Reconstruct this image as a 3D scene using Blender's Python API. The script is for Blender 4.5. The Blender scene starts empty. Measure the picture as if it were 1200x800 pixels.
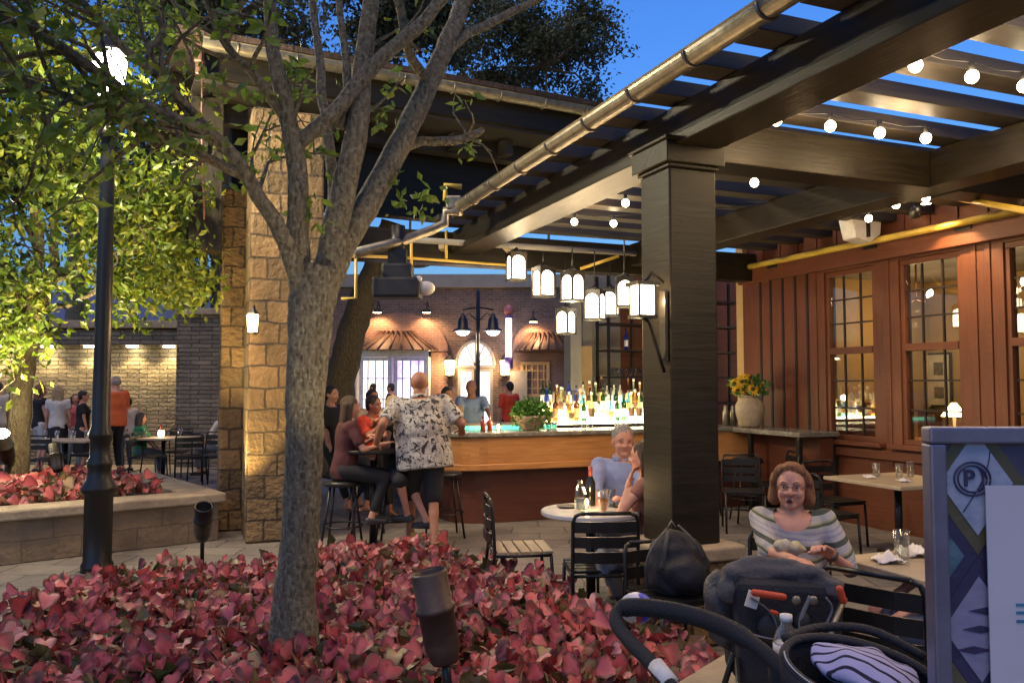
import bpy, bmesh, math, random
from math import sin, cos, pi, radians as R
from mathutils import Vector as V, Matrix, noise
random.seed(7)
S = bpy.context.scene
COL = S.collection
# ------------------------------------------------------------ camera, sky, exposure
F, EYE, PIT = 960.0, 1.65, math.atan(50/960)
cd = bpy.data.cameras.new('camera'); cam = bpy.data.objects.new('camera', cd); COL.objects.link(cam)
cd.sensor_width = 36; cd.lens = 36*F/1200; cd.clip_end = 2000; cd.clip_start = .05
cam.location = (0, 0, EYE); cam.rotation_euler = (pi/2+PIT, 0, 0); S.camera = cam
w = bpy.data.worlds.new('World'); S.world = w; w.use_nodes = True
nt = w.node_tree; nt.nodes.clear()
sky = nt.nodes.new('ShaderNodeTexSky'); sky.sky_type = 'NISHITA'; sky.sun_disc = False
sky.sun_elevation = R(7); sky.sun_rotation = R(200); sky.altitude = 50; sky.air_density = 1.6; sky.dust_density = .3; sky.ozone_density = 5
tint = nt.nodes.new('ShaderNodeMix'); tint.data_type = 'RGBA'; tint.blend_type = 'MULTIPLY'; tint.inputs[0].default_value = 1
tint.inputs[7].default_value = (.50, .67, 1.18, 1)
bg = nt.nodes.new('ShaderNodeBackground'); bg.inputs[1].default_value = .105
wo = nt.nodes.new('ShaderNodeOutputWorld')
nt.links.new(sky.outputs[0], tint.inputs[6]); nt.links.new(tint.outputs[2], bg.inputs[0]); nt.links.new(bg.outputs[0], wo.inputs[0])
sd = bpy.data.lights.new('sun', 'SUN'); sd.energy = .46; sd.angle = R(35); sd.color = (1, .72, .48)  # soft warm fill from overhead, added to brighten the beds after sunset
sun_fill = bpy.data.objects.new('sun', sd); COL.objects.link(sun_fill); sun_fill.rotation_euler = (R(20), R(-6), 0)
vs = S.view_settings; vs.view_transform = 'Standard'; vs.look = 'None'; vs.exposure = 1.5; vs.gamma = 1; vs.use_curve_mapping = False
cy = S.cycles
cy.use_denoising = True; cy.sample_clamp_indirect = 4; cy.sample_clamp_direct = 30
cy.max_bounces = 6; cy.diffuse_bounces = 3; cy.glossy_bounces = 3; cy.transmission_bounces = 5; cy.transparent_max_bounces = 12
cy.use_light_tree = True; cy.caustics_reflective = False; cy.caustics_refractive = False

# ------------------------------------------------------------ photo geometry -> world
def ray(x, y):
    v = (400-y)/F
    return V(((x-600)/F, cos(PIT)-v*sin(PIT), sin(PIT)+v*cos(PIT)))
CO = V((0, 0, EYE))
def P(x, y, Y): r = ray(x, y); return CO+r*(Y/r.y)
def G(x, y, z): r = ray(x, y); return CO+r*((z-EYE)/r.z)
AL = math.atan(384/960)
DU, DV = V((-sin(AL), cos(AL), 0)), V((cos(AL), sin(AL), 0))
def U(u, v, z=0): return DU*u+DV*v+V((0, 0, z))
def W(x, y, vv): r = ray(x, y); return CO+r*(vv/r.dot(DV))
RU = Matrix((DV, DU, V((0, 0, 1)))).transposed()      # building frame: local x = v, local y = u
def uv_of(p): return p.dot(DU), p.dot(DV)

# ------------------------------------------------------------ materials
MATS = {}
def nodes(name):
    m = bpy.data.materials.new(name); m.use_nodes = True; n = m.node_tree
    return m, n, n.nodes['Principled BSDF'], n.nodes['Material Output']
def N(n, t, **k):
    o = n.nodes.new(t)
    for a, b in k.items(): setattr(o, a, b)
    return o
def c4(c, k=1): return (min(1, c[0]*k), min(1, c[1]*k), min(1, c[2]*k), 1)
def mixc(n, f, a, b):
    m = N(n, 'ShaderNodeMix', data_type='RGBA')
    for s, v in ((0, f), (6, a), (7, b)):
        if hasattr(v, 'links'): n.links.new(v, m.inputs[s])
        else: m.inputs[s].default_value = v
    return m.outputs[2]
def mat(name, col, rough=.6, metal=0, var=.2, sc=6, bump=.15, bs=40, col2=None, spec=.5, uv=False, st=None, emit=0, ec=None, trans=0, coat=0, sss=0):
    if name in MATS: return MATS[name]
    m, n, b, o = nodes(name)
    tc = N(n, 'ShaderNodeTexCoord'); mp = N(n, 'ShaderNodeMapping')
    n.links.new(tc.outputs['UV' if uv else 'Object'], mp.inputs[0])
    if st: mp.inputs['Scale'].default_value = st
    nz = N(n, 'ShaderNodeTexNoise'); nz.inputs['Scale'].default_value = sc; nz.inputs['Detail'].default_value = 5
    nz.inputs['Roughness'].default_value = .65
    n.links.new(mp.outputs[0], nz.inputs[0])
    cr = N(n, 'ShaderNodeValToRGB'); cr.color_ramp.elements[0].position = .3; cr.color_ramp.elements[1].position = .7
    cr.color_ramp.elements[0].color = c4(col, 1-var); cr.color_ramp.elements[1].color = c4(col2, 1) if col2 else c4(col, 1+var)
    n.links.new(nz.outputs[0], cr.inputs[0]); n.links.new(cr.outputs[0], b.inputs['Base Color'])
    b.inputs['Roughness'].default_value = rough; b.inputs['Metallic'].default_value = metal
    b.inputs['Specular IOR Level'].default_value = spec; b.inputs['Coat Weight'].default_value = coat
    b.inputs['Transmission Weight'].default_value = trans
    if sss: b.inputs['Subsurface Weight'].default_value = sss; b.inputs['Subsurface Radius'].default_value = (.02, .008, .004)
    rr = N(n, 'ShaderNodeMapRange'); rr.inputs[3].default_value = max(0, rough-.12); rr.inputs[4].default_value = min(1, rough+.12)
    n.links.new(nz.outputs[0], rr.inputs[0]); n.links.new(rr.outputs[0], b.inputs['Roughness'])
    if bump:
        n2 = N(n, 'ShaderNodeTexNoise'); n2.inputs['Scale'].default_value = bs; n2.inputs['Detail'].default_value = 6
        n.links.new(mp.outputs[0], n2.inputs[0])
        bp = N(n, 'ShaderNodeBump'); bp.inputs['Strength'].default_value = bump; bp.inputs['Distance'].default_value = .02
        n.links.new(n2.outputs[0], bp.inputs['Height']); n.links.new(bp.outputs[0], b.inputs['Normal'])
    if emit:
        b.inputs['Emission Color'].default_value = c4(ec or col); b.inputs['Emission Strength'].default_value = emit
    MATS[name] = m; return m
def glow(name, col, s):
    if name in MATS: return MATS[name]
    m, n, b, o = nodes(name); b.inputs['Base Color'].default_value = c4(col); b.inputs['Emission Color'].default_value = c4(col)
    b.inputs['Emission Strength'].default_value = s; MATS[name] = m; return m
def masonry(name, c1, c2, mortar, bw, bh, ms=.012, off=.5, bump=.6, rough=.85, sc=3):
    m, n, b, o = nodes(name)
    tc = N(n, 'ShaderNodeTexCoord')
    wob = N(n, 'ShaderNodeTexNoise'); wob.inputs['Scale'].default_value = 5; n.links.new(tc.outputs['UV'], wob.inputs[0])
    mx = N(n, 'ShaderNodeMix', data_type='RGBA', blend_type='LINEAR_LIGHT'); mx.inputs[0].default_value = bh*.12
    n.links.new(tc.outputs['UV'], mx.inputs[6]); n.links.new(wob.outputs[1], mx.inputs[7])
    br = N(n, 'ShaderNodeTexBrick'); br.offset = off; br.squash = 1
    br.inputs['Scale'].default_value = 1; br.inputs['Brick Width'].default_value = bw; br.inputs['Row Height'].default_value = bh
    br.inputs['Mortar Size'].default_value = ms; br.inputs['Mortar Smooth'].default_value = .3
    br.inputs['Color1'].default_value = c4(c1); br.inputs['Color2'].default_value = c4(c2); br.inputs['Mortar'].default_value = c4(mortar)
    n.links.new(mx.outputs[2], br.inputs[0])
    nz = N(n, 'ShaderNodeTexNoise'); nz.inputs['Scale'].default_value = sc; nz.inputs['Detail'].default_value = 7; nz.inputs['Roughness'].default_value = .7
    n.links.new(tc.outputs['UV'], nz.inputs[0])
    mr = N(n, 'ShaderNodeMapRange'); mr.inputs[1].default_value = .25; mr.inputs[2].default_value = .75; mr.inputs[3].default_value = .55; mr.inputs[4].default_value = 1.3
    n.links.new(nz.outputs[0], mr.inputs[0])
    mm = N(n, 'ShaderNodeMix', data_type='RGBA', blend_type='MULTIPLY'); mm.inputs[0].default_value = 1
    n.links.new(br.outputs[0], mm.inputs[6]); n.links.new(mr.outputs[0], mm.inputs[7]); n.links.new(mm.outputs[2], b.inputs['Base Color'])
    b.inputs['Roughness'].default_value = rough
    n2 = N(n, 'ShaderNodeTexNoise'); n2.inputs['Scale'].default_value = 18; n2.inputs['Detail'].default_value = 8; n.links.new(tc.outputs['UV'], n2.inputs[0])
    ad = N(n, 'ShaderNodeMath', operation='MULTIPLY_ADD'); ad.inputs[1].default_value = -1.0
    n.links.new(br.outputs[1], ad.inputs[0]); n.links.new(n2.outputs[0], ad.inputs[2])
    bp = N(n, 'ShaderNodeBump'); bp.inputs['Strength'].default_value = bump; bp.inputs['Distance'].default_value = .03
    n.links.new(ad.outputs[0], bp.inputs['Height']); n.links.new(bp.outputs[0], b.inputs['Normal'])
    MATS[name] = m; return m
def wood(name, c1, c2, rough=.5, bump=.3, spec=.5):
    if name in MATS: return MATS[name]
    m, n, b, o = nodes(name)
    tc = N(n, 'ShaderNodeTexCoord'); mp = N(n, 'ShaderNodeMapping'); mp.inputs['Scale'].default_value = (1, 14, 14)
    n.links.new(tc.outputs['UV'], mp.inputs[0])
    nz = N(n, 'ShaderNodeTexNoise'); nz.inputs['Scale'].default_value = 2.2; nz.inputs['Detail'].default_value = 8; nz.inputs['Roughness'].default_value = .7; nz.inputs['Distortion'].default_value = .6
    n.links.new(mp.outputs[0], nz.inputs[0])
    big = N(n, 'ShaderNodeTexNoise'); big.inputs['Scale'].default_value = .8; n.links.new(tc.outputs['UV'], big.inputs[0])
    ad = N(n, 'ShaderNodeMath', operation='MULTIPLY_ADD'); ad.inputs[1].default_value = .5; n.links.new(big.outputs[0], ad.inputs[0]); n.links.new(nz.outputs[0], ad.inputs[2])
    cr = N(n, 'ShaderNodeValToRGB'); cr.color_ramp.elements[0].position = .55; cr.color_ramp.elements[1].position = .95
    cr.color_ramp.elements[0].color = c4(c1); cr.color_ramp.elements[1].color = c4(c2)
    n.links.new(ad.outputs[0], cr.inputs[0]); n.links.new(cr.outputs[0], b.inputs['Base Color'])
    mr = N(n, 'ShaderNodeMapRange'); mr.inputs[3].default_value = rough-.12; mr.inputs[4].default_value = rough+.18; n.links.new(nz.outputs[0], mr.inputs[0]); n.links.new(mr.outputs[0], b.inputs['Roughness'])
    b.inputs['Specular IOR Level'].default_value = spec
    bp = N(n, 'ShaderNodeBump'); bp.inputs['Strength'].default_value = bump; bp.inputs['Distance'].default_value = .006
    n.links.new(nz.outputs[0], bp.inputs['Height']); n.links.new(bp.outputs[0], b.inputs['Normal'])
    MATS[name] = m; return m
def leafmat(name, stops, trans=.35, rough=.45, vein=None):
    # colour from the leaf's own random number (uv.x) and distance from its centre (uv.y)
    m, n, b, o = nodes(name)
    tc = N(n, 'ShaderNodeTexCoord'); sx = N(n, 'ShaderNodeSeparateXYZ'); n.links.new(tc.outputs['UV'], sx.inputs[0])
    cr = N(n, 'ShaderNodeValToRGB'); e = cr.color_ramp.elements
    for i, (p, c) in enumerate(stops):
        el = e[i] if i < 2 else e.new(p)
        el.position = p; el.color = c4(c)
    n.links.new(sx.outputs[0], cr.inputs[0]); col = cr.outputs[0]
    if vein:
        rim, vc = vein
        r2 = N(n, 'ShaderNodeValToRGB'); r2.color_ramp.elements[0].position = .62; r2.color_ramp.elements[1].position = .96
        nz = N(n, 'ShaderNodeTexNoise'); nz.inputs['Scale'].default_value = 25; n.links.new(tc.outputs['Object'], nz.inputs[0])
        ad = N(n, 'ShaderNodeMath', operation='MULTIPLY_ADD'); ad.inputs[1].default_value = .7; n.links.new(nz.outputs[0], ad.inputs[0])
        sb = N(n, 'ShaderNodeMath', operation='SUBTRACT'); sb.inputs[1].default_value = .36
        n.links.new(sx.outputs[1], sb.inputs[0]); n.links.new(sb.outputs[0], ad.inputs[2]); n.links.new(ad.outputs[0], r2.inputs[0])
        col = mixc(n, r2.outputs[0], col, c4(rim))
        r3 = N(n, 'ShaderNodeValToRGB'); r3.color_ramp.elements[0].position = 0; r3.color_ramp.elements[1].position = .5
        r3.color_ramp.elements[0].color = (1, 1, 1, 1); r3.color_ramp.elements[1].color = (0, 0, 0, 1); n.links.new(sx.outputs[1], r3.inputs[0])
        ml = N(n, 'ShaderNodeMath', operation='MULTIPLY'); ml.inputs[1].default_value = .6; n.links.new(r3.outputs[0], ml.inputs[0])
        col = mixc(n, ml.outputs[0], col, c4(vc))
    n.links.new(col, b.inputs['Base Color']); b.inputs['Roughness'].default_value = rough
    tr = N(n, 'ShaderNodeBsdfTranslucent'); n.links.new(col, tr.inputs[0])
    ms = N(n, 'ShaderNodeMixShader'); ms.inputs[0].default_value = trans
    n.links.new(b.outputs[0], ms.inputs[1]); n.links.new(tr.outputs[0], ms.inputs[2]); n.links.new(ms.outputs[0], o.inputs[0])
    MATS[name] = m; return m
def glassmat(name, tint=(1, 1, 1), refl=.12, rough=.02):
    if name in MATS: return MATS[name]
    m, n, b, o = nodes(name)
    t = N(n, 'ShaderNodeBsdfTransparent'); t.inputs[0].default_value = c4(tint)
    g = N(n, 'ShaderNodeBsdfGlossy'); g.inputs['Roughness'].default_value = rough
    fr = N(n, 'ShaderNodeLayerWeight'); fr.inputs[0].default_value = refl
    ms = N(n, 'ShaderNodeMixShader'); n.links.new(fr.outputs[1], ms.inputs[0]); n.links.new(t.outputs[0], ms.inputs[1]); n.links.new(g.outputs[0], ms.inputs[2])
    n.links.new(ms.outputs[0], o.inputs[0]); MATS[name] = m; return m

# ------------------------------------------------------------ mesh builder
WL = {}
class MB:
    def __init__(s): s.v = []; s.f = []; s.uv = []; s.mi = []; s.sm = []
    def add(s, vs, fs, uvs=None, mi=0, sm=False):
        k = len(s.v); s.v += [tuple(p) for p in vs]
        for i, f in enumerate(fs):
            s.f.append(tuple(a+k for a in f)); s.mi.append(mi); s.sm.append(sm)
            if uvs: s.uv.append(uvs[i])
            else:
                a, b_, c = V(vs[f[0]]), V(vs[f[1]]), V(vs[f[2]]); nn = (b_-a).cross(c-a)
                if nn.length > 0: nn.normalize()
                if abs(nn.z) > .75: s.uv.append([(V(vs[j]).x, V(vs[j]).y) for j in f])
                else:
                    t = V((-nn.y, nn.x, 0)); t = t.normalized() if t.length > 0 else V((1, 0, 0))
                    s.uv.append([(V(vs[j]).dot(t), V(vs[j]).z) for j in f])
        return s
    def box(s, c, size, rot=None, wd=False, mi=0):
        hx, hy, hz = size[0]/2, size[1]/2, size[2]/2
        L = [V((x, y, z)) for x in (-hx, hx) for y in (-hy, hy) for z in (-hz, hz)]
        fs = [(0, 1, 3, 2), (4, 6, 7, 5), (0, 4, 5, 1), (2, 3, 7, 6), (0, 2, 6, 4), (1, 5, 7, 3)]
        uvs = None
        if wd:
            la = max(range(3), key=lambda i: size[i]); o1 = random.random()*20; uvs = []
            for f in fs:
                ax = [i for i in range(3) if i != la and len({round(L[j][i], 5) for j in f}) > 1]
                uvs.append([(L[j][la]+o1, (L[j][ax[0]] if ax else 0)+o1*2+(L[j][ax[1]] if len(ax) > 1 else 0)) for j in f])
        m = rot or Matrix.Identity(3); c = V(c)
        return s.add([c+m @ p for p in L], fs, uvs, mi)
    def bb(s, a, b_, **k):
        a, b_ = V(a), V(b_); return s.box((a+b_)/2, [abs(x) for x in (b_-a)], **k)
    def ub(s, u0, u1, v0, v1, z0, z1, **k):      # box in the building frame
        return s.box(U((u0+u1)/2, (v0+v1)/2, (z0+z1)/2), (abs(v1-v0), abs(u1-u0), abs(z1-z0)), rot=RU, **k)
    def beam(s, a, b_, w, h, up=(0, 0, 1), wd=True, mi=0):
        a, b_ = V(a), V(b_); d = (b_-a); L = d.length; d.normalize(); x = d.cross(V(up))
        if x.length < 1e-4: x = V((1, 0, 0))
        x.normalize(); z = x.cross(d)
        return s.box((a+b_)/2, (w, L, h), rot=Matrix((x, d, z)).transposed(), wd=wd, mi=mi)
    def tube(s, pts, r, n=8, cap=True, mi=0, sm=True, squash=None, jit=0):
        pts = [V(p) for p in pts]; m = len(pts)
        rs = r if isinstance(r, (list, tuple)) else [r]*m
        vs, up, dist, ds = [], None, 0, []
        for i, p in enumerate(pts):
            t = (pts[min(i+1, m-1)]-pts[max(i-1, 0)])
            if t.length < 1e-9: t = V((0, 0, 1))
            t.normalize()
            if up is None: up = V((0, 0, 1)) if abs(t.z) < .9 else V((0, 1, 0))
            x = t.cross(up); x = x.normalized() if x.length > 1e-6 else V((1, 0, 0)); y = x.cross(t); up = y
            if i: dist += (p-pts[i-1]).length
            ds.append(dist)
            for k in range(n):
                a = 2*pi*k/n; rr = rs[i]*(1+(random.random()-.5)*jit)
                q = x*cos(a)*rr+y*sin(a)*rr*(squash or 1); vs.append(p+q)
        fs, uvs = [], []
        for i in range(m-1):
            for k in range(n):
                a, b_ = i*n+k, i*n+(k+1) % n
                fs.append((a, b_, b_+n, a+n)); c = 2*pi*max(rs[i], .004)
                uvs.append([(ds[i], k/n*c), (ds[i], (k+1)/n*c), (ds[i+1], (k+1)/n*c), (ds[i+1], k/n*c)])
        if cap:
            fs += [tuple(range(n-1, -1, -1)), tuple(range((m-1)*n, m*n))]
            uvs += [[(0, 0)]*n, [(0, 0)]*n]
        return s.add(vs, fs, uvs, mi, sm)
    def lathe(s, prof, c=(0, 0, 0), n=16, mi=0, sm=True, rot=None, sx=1):
        c = V(c); vs = []; m = rot or Matrix.Identity(3)
        for r, z in prof:
            for k in range(n): a = 2*pi*k/n; vs.append(c+m @ V((r*cos(a)*sx, r*sin(a), z)))
        fs = [(i*n+k, i*n+(k+1) % n, (i+1)*n+(k+1) % n, (i+1)*n+k) for i in range(len(prof)-1) for k in range(n)]
        if prof[0][0] > 1e-4: fs.append(tuple(range(n-1, -1, -1)))
        if prof[-1][0] > 1e-4: fs.append(tuple(range((len(prof)-1)*n, len(prof)*n)))
        return s.add(vs, fs, None, mi, sm)
    def prism(s, out, o, ax, ay, d, mi=0):       # outline in (ax, ay) from o, extruded by vector d
        o, ax, ay, d = V(o), V(ax), V(ay), V(d); n = len(out)
        a = [o+ax*x+ay*y for x, y in out]; vs = a+[p+d for p in a]
        fs = [tuple(range(n))[::-1], tuple(range(n, 2*n))]+[(i, (i+1) % n, n+(i+1) % n, n+i) for i in range(n)]
        return s.add(vs, fs, None, mi)
    def ell(s, c, r, n=12, m=8, rot=None, mi=0):
        c = V(c); rt = rot or Matrix.Identity(3)
        vs = [c+rt @ V((r[0]*sin(pi*i/m)*cos(2*pi*k/n), r[1]*sin(pi*i/m)*sin(2*pi*k/n), r[2]*cos(pi*i/m))) for i in range(1, m) for k in range(n)]
        vs += [c+rt @ V((0, 0, r[2])), c-rt @ V((0, 0, r[2]))]
        fs = [(i*n+k, (i+1)*n+k, (i+1)*n+(k+1) % n, i*n+(k+1) % n) for i in range(m-2) for k in range(n)]
        t = len(vs)-2
        fs += [(t, k, (k+1) % n) for k in range(n)]+[(t+1, (m-2)*n+(k+1) % n, (m-2)*n+k) for k in range(n)]
        return s.add(vs, fs, None, mi, True)
    def mesh(s, name, mats, org=V((0, 0, 0))):
        me = bpy.data.meshes.new(name); me.from_pydata([tuple(V(p)-org) for p in s.v], [], s.f)
        ul = me.uv_layers.new(name='UVMap'); flat = []
        for u in s.uv:
            for q in u: flat += [q[0], q[1]]
        ul.data.foreach_set('uv', flat)
        me.polygons.foreach_set('material_index', s.mi); me.polygons.foreach_set('use_smooth', s.sm)
        for m in (mats if isinstance(mats, (list, tuple)) else [mats]): me.materials.append(m)
        me.update(); return me
    def build(s, name, mats, parent=None, bev=0, seg=2, label=None):
        org = WL.get(parent.name, V((0, 0, 0))) if parent else V((0, 0, 0))
        if not parent and s.v:
            xs = [p[0] for p in s.v]; ys = [p[1] for p in s.v]; zs = [p[2] for p in s.v]
            org = V(((min(xs)+max(xs))/2, (min(ys)+max(ys))/2, min(zs)))
        o = bpy.data.objects.new(name, s.mesh(name, mats, org)); COL.objects.link(o)
        if parent: o.parent = parent; WL[o.name] = org
        else: o.location = org; WL[o.name] = org
        if bev:
            b = o.modifiers.new('bevel', 'BEVEL'); b.width = bev; b.segments = seg; b.limit_method = 'ANGLE'; b.angle_limit = R(40)
        if label: o['label'] = label
        return o
def tag(o, label=None, cat=None, group=None, kind=None):
    if label: o['label'] = label
    if cat: o['category'] = cat
    if group: o['group'] = group
    if kind: o['kind'] = kind
    return o
def thing(name, label, cat, loc=(0, 0, 0), group=None):
    o = bpy.data.objects.new(name, None); COL.objects.link(o); o.location = loc; o.empty_display_size = .2
    WL[o.name] = V(loc); return tag(o, label, cat, group)
def copy_tree(o, parent=None):
    c = o.copy(); COL.objects.link(c)
    if parent: c.parent = parent
    for ch in list(o.children): copy_tree(ch, c)
    return c
def dup(o, loc, rz=None, label=None, group=None, sc=None):
    c = copy_tree(o); c.location = loc
    if rz is not None: c.rotation_euler = (0, 0, rz)
    if sc: c.scale = (sc, sc, sc)
    return tag(c, label, None, group)
def lamp(kind, loc, e, col, rad=.05, to=None, size=None, blend=.5):
    l = bpy.data.lights.new('lamp_light', kind); l.energy = e; l.color = col; l.shadow_soft_size = rad
    o = bpy.data.objects.new('lamp_light', l); COL.objects.link(o); o.location = loc
    if kind == 'SPOT': l.spot_size = size; l.spot_blend = blend
    if to is not None: o.rotation_euler = (V(to)-V(loc)).to_track_quat('-Z', 'Y').to_euler()
    return o
WARM = (1, .66, .33); WARM2 = (1, .74, .45)
# ------------------------------------------------------------ shared materials
M_pave = masonry('paving', (.16, .14, .125), (.21, .185, .16), (.07, .065, .06), .6, .4, .01, .5, .35, .75, 1.2)
M_soil = mat('soil', (.035, .022, .015), .95, var=.5, sc=20, bump=.8)
M_stone2 = masonry('planter_limestone', (.26, .19, .11), (.22, .155, .09), (.15, .115, .075), .5, .21, .006, .5, .5, .85, 3)
M_stone = masonry('limestone_blocks', (.27, .17, .075), (.13, .085, .04), (.07, .05, .03), .31, .23, .012, .42, 1, .85, 2.5)
M_ledge = masonry('stacked_ledge_stone', (.30, .25, .17), (.17, .145, .105), (.06, .05, .04), .42, .085, .008, .4, 1, .9, 2)
M_brick = masonry('old_brick', (.27, .12, .075), (.20, .12, .09), (.22, .18, .15), .22, .075, .012, .5, .5, .85, 1.5)
M_brickg = masonry('grey_washed_brick', (.17, .125, .13), (.11, .085, .095), (.2, .175, .17), .22, .075, .012, .5, .5, .85, 1.5)
M_cap = mat('limestone_coping', (.34, .27, .185), .8, var=.25, sc=5, bump=.35, bs=30)
M_dark = wood('dark_stained_timber', (.010, .0078, .0042), (.026, .0195, .010), .42, .5, .25)
M_joist = wood('weathered_joist_timber', (.022, .018, .015), (.045, .036, .028), .5, .35, .5)
M_bar = wood('honey_oak', (.30, .125, .035), (.52, .25, .085), .35, .2)
M_mahog = wood('dark_red_panel', (.075, .021, .011), (.135, .042, .021), .4, .2)
M_siding = wood('red_brown_siding', (.105, .031, .012), (.185, .058, .022), .5, .25)
M_groove = mat('dark_batten', (.02, .010, .007), .6)
M_black = mat('black_powder_coated_steel', (.014, .013, .012), .38, .2, bump=.05, sc=20)
M_blackm = mat('matte_black_plastic', (.016, .016, .018), .6, bump=.1)
M_galv = mat('aged_galvanised_steel', (.24, .215, .165), .44, .7, var=.35, sc=9, bump=.12, bs=25)
M_yel = mat('yellow_conduit', (.62, .42, .06), .35, 0, var=.15)
M_shingle = masonry('brown_shingle', (.075, .045, .035), (.05, .032, .027), (.02, .015, .012), .3, .14, .008, .5, .6, .9)
M_stucco = mat('grey_stucco', (.27, .25, .215), .9, var=.12, sc=4, bump=.3, bs=60)
M_marble = mat('pale_marble', (.55, .53, .49), .18, var=.12, sc=3, bump=.0)
M_counter = mat('grey_stone_counter', (.17, .155, .13), .25, var=.35, sc=14, bump=.03)
M_slat = wood('pale_teak_slat', (.30, .22, .12), (.45, .35, .21), .5, .2)
M_ttop = wood('bleached_table_board', (.36, .28, .18), (.5, .4, .27), .45, .15)
M_glass = glassmat('clear_glass', (.93, .95, .94), .25)
M_pane = glassmat('window_glass', (.9, .9, .87), .22)
M_copper = mat('weathered_copper', (.16, .085, .055), .5, .6, var=.3, sc=5)
M_hood = mat('dull_brown_metal', (.085, .048, .034), .6, .25, var=.35, sc=5)
M_white = mat('white_paint', (.75, .72, .66), .5, bump=.02)
M_cream = mat('cream_plaster', (.50, .34, .15), .8, var=.08, bump=.1)
G_lantern = glow('lantern_glass', (1, .84, .58), 4.5)
G_bulb = glow('bulb_glass', (1, .80, .50), 16)
G_warm = glow('warm_lamp_glass', (1, .68, .30), 9)

# ------------------------------------------------------------ ground
def structure(o): o['kind'] = 'structure'; return o
structure(MB().add([(-150, -60, 0), (150, -60, 0), (150, 240, 0), (-150, 240, 0)], [(0, 1, 2, 3)]).build('ground', M_pave))

# ------------------------------------------------------------ pergola
ZB = 3.2
colP = P(797, 500, 5.48); cu, cv = uv_of(colP)
perg = thing('pergola', 'dark timber pergola with square post, heavy beams and open slats over the patio', 'pergola', (colP.x, colP.y, 0))
m = MB(); m.ub(cu-.18, cu+.18, cv-.18, cv+.18, .62, 3.06); m.build('post', M_dark, perg, .012)
m = MB()
for z0, z1, e in ((3.06, 3.085, .195), (3.085, 3.225, .225), (3.225, 3.25, .245)): m.ub(cu-e, cu+e, cv-e, cv+e, z0, z1, wd=True)
m.build('capital', M_dark, perg, .006)
m = MB(); m.ub(cu-.27, cu+.27, cv-.27, cv+.27, 0, .53); p_ = m.build('pedestal', M_stone, perg, .02)
m = MB(); m.ub(cu-.30, cu+.30, cv-.30, cv+.30, .53, .62); m.build('pedestal_cap', M_cap, perg, .015)
MAIN = [2.94, 3.24]
m = MB(); m.ub(-1.2, 9.25, MAIN[0], MAIN[1], ZB+.07, ZB+.265, wd=True); m.build('beam', M_dark, perg, .008)
m = MB(); m.ub(-1.2, 9.25, MAIN[0]-.02, MAIN[1]+.02, ZB, ZB+.07, wd=True); m.build('beam', M_dark, perg, .008)
m = MB(); m.ub(-1.2, 9.25, 5.35, 5.65, ZB-.02, ZB+.265, wd=True); m.build('beam', M_dark, perg, .008)
m = MB(); m.ub(cu-.05, cu+.22, MAIN[1]+.03, 5.34, ZB-.03, ZB+.262, wd=True); m.build('beam', M_dark, perg, .008)
m = MB(); m.ub(cu-.05, cu+.22, 5.66, 7.38, ZB-.03, ZB+.262, wd=True); m.build('beam', M_dark, perg, .008)
m = MB(); m.ub(9.28, 9.52, 1.0, 7.38, ZB-.12, ZB+.263, wd=True); m.build('beam', M_dark, perg, .008)
u = 8.95; k = 0
while u > -.6:
    m = MB(); m.ub(u-.10, u+.10, MAIN[0]-.24, 7.39, ZB+.27, ZB+.375, wd=True)
    # notched tail
    m.ub(u-.10, u+.10, MAIN[0]-.30, MAIN[0]-.24, ZB+.31, ZB+.375, wd=True)
    m.build('joist', M_joist, perg, .006); u -= .5
GV = MAIN[0]-.36
def gutter(parent, a, b, r, name='gutter'):
    m = MB(); a, b = V(a), V(b); d = (b-a).normalized(); side = d.cross(V((0, 0, 1))).normalized(); prof = []
    for k in range(13): t = pi+pi*k/12; prof.append((cos(t)*r, sin(t)*r))
    pr = prof+[(r*1.12, .012), (r*.94, .012)]+[(x*.95, y*.95) for x, y in prof[::-1]]+[(-r*.94, .012), (-r*1.12, .012)]
    vs = [a+side*x+V((0, 0, y)) for x, y in pr]+[b+side*x+V((0, 0, y)) for x, y in pr]; n = len(pr)
    m.add(vs, [(i, (i+1) % n, n+(i+1) % n, n+i) for i in range(n)], None, 0, False)
    L = (b-a).length; t = .35
    g = m.build(name, M_galv, parent)
    while t < L:
        q = a+d*t; mm = MB(); mm.tube([q+side*r*1.06*cos(pi+pi*k/10)+V((0, 0, r*1.06*sin(pi+pi*k/10))) for k in range(11)], .011, 6)
        mm.build('gutter_strap', M_galv, g); t += .62
    return g
gz = 3.475
ga, gb = W(960, -42, GV), W(540, 232, GV)
gutter(perg, (ga.x, ga.y, gz), (gb.x, gb.y, gz), .068)
m = MB(); q = V((gb.x, gb.y, gz-.07))
dpts = [q, P(523, 247, 8.35), P(521, 262, 8.35), P(505, 270, 8.3), P(470, 283, 8.0), P(415, 297, 7.6)]
m.tube(dpts, .05, 10); m.build('downspout', M_galv, perg)
m = MB(); m.box(P(532, 238, 8.3), (.16, .12, .14)); m.build('gutter_end', M_galv, perg, .02)

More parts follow.
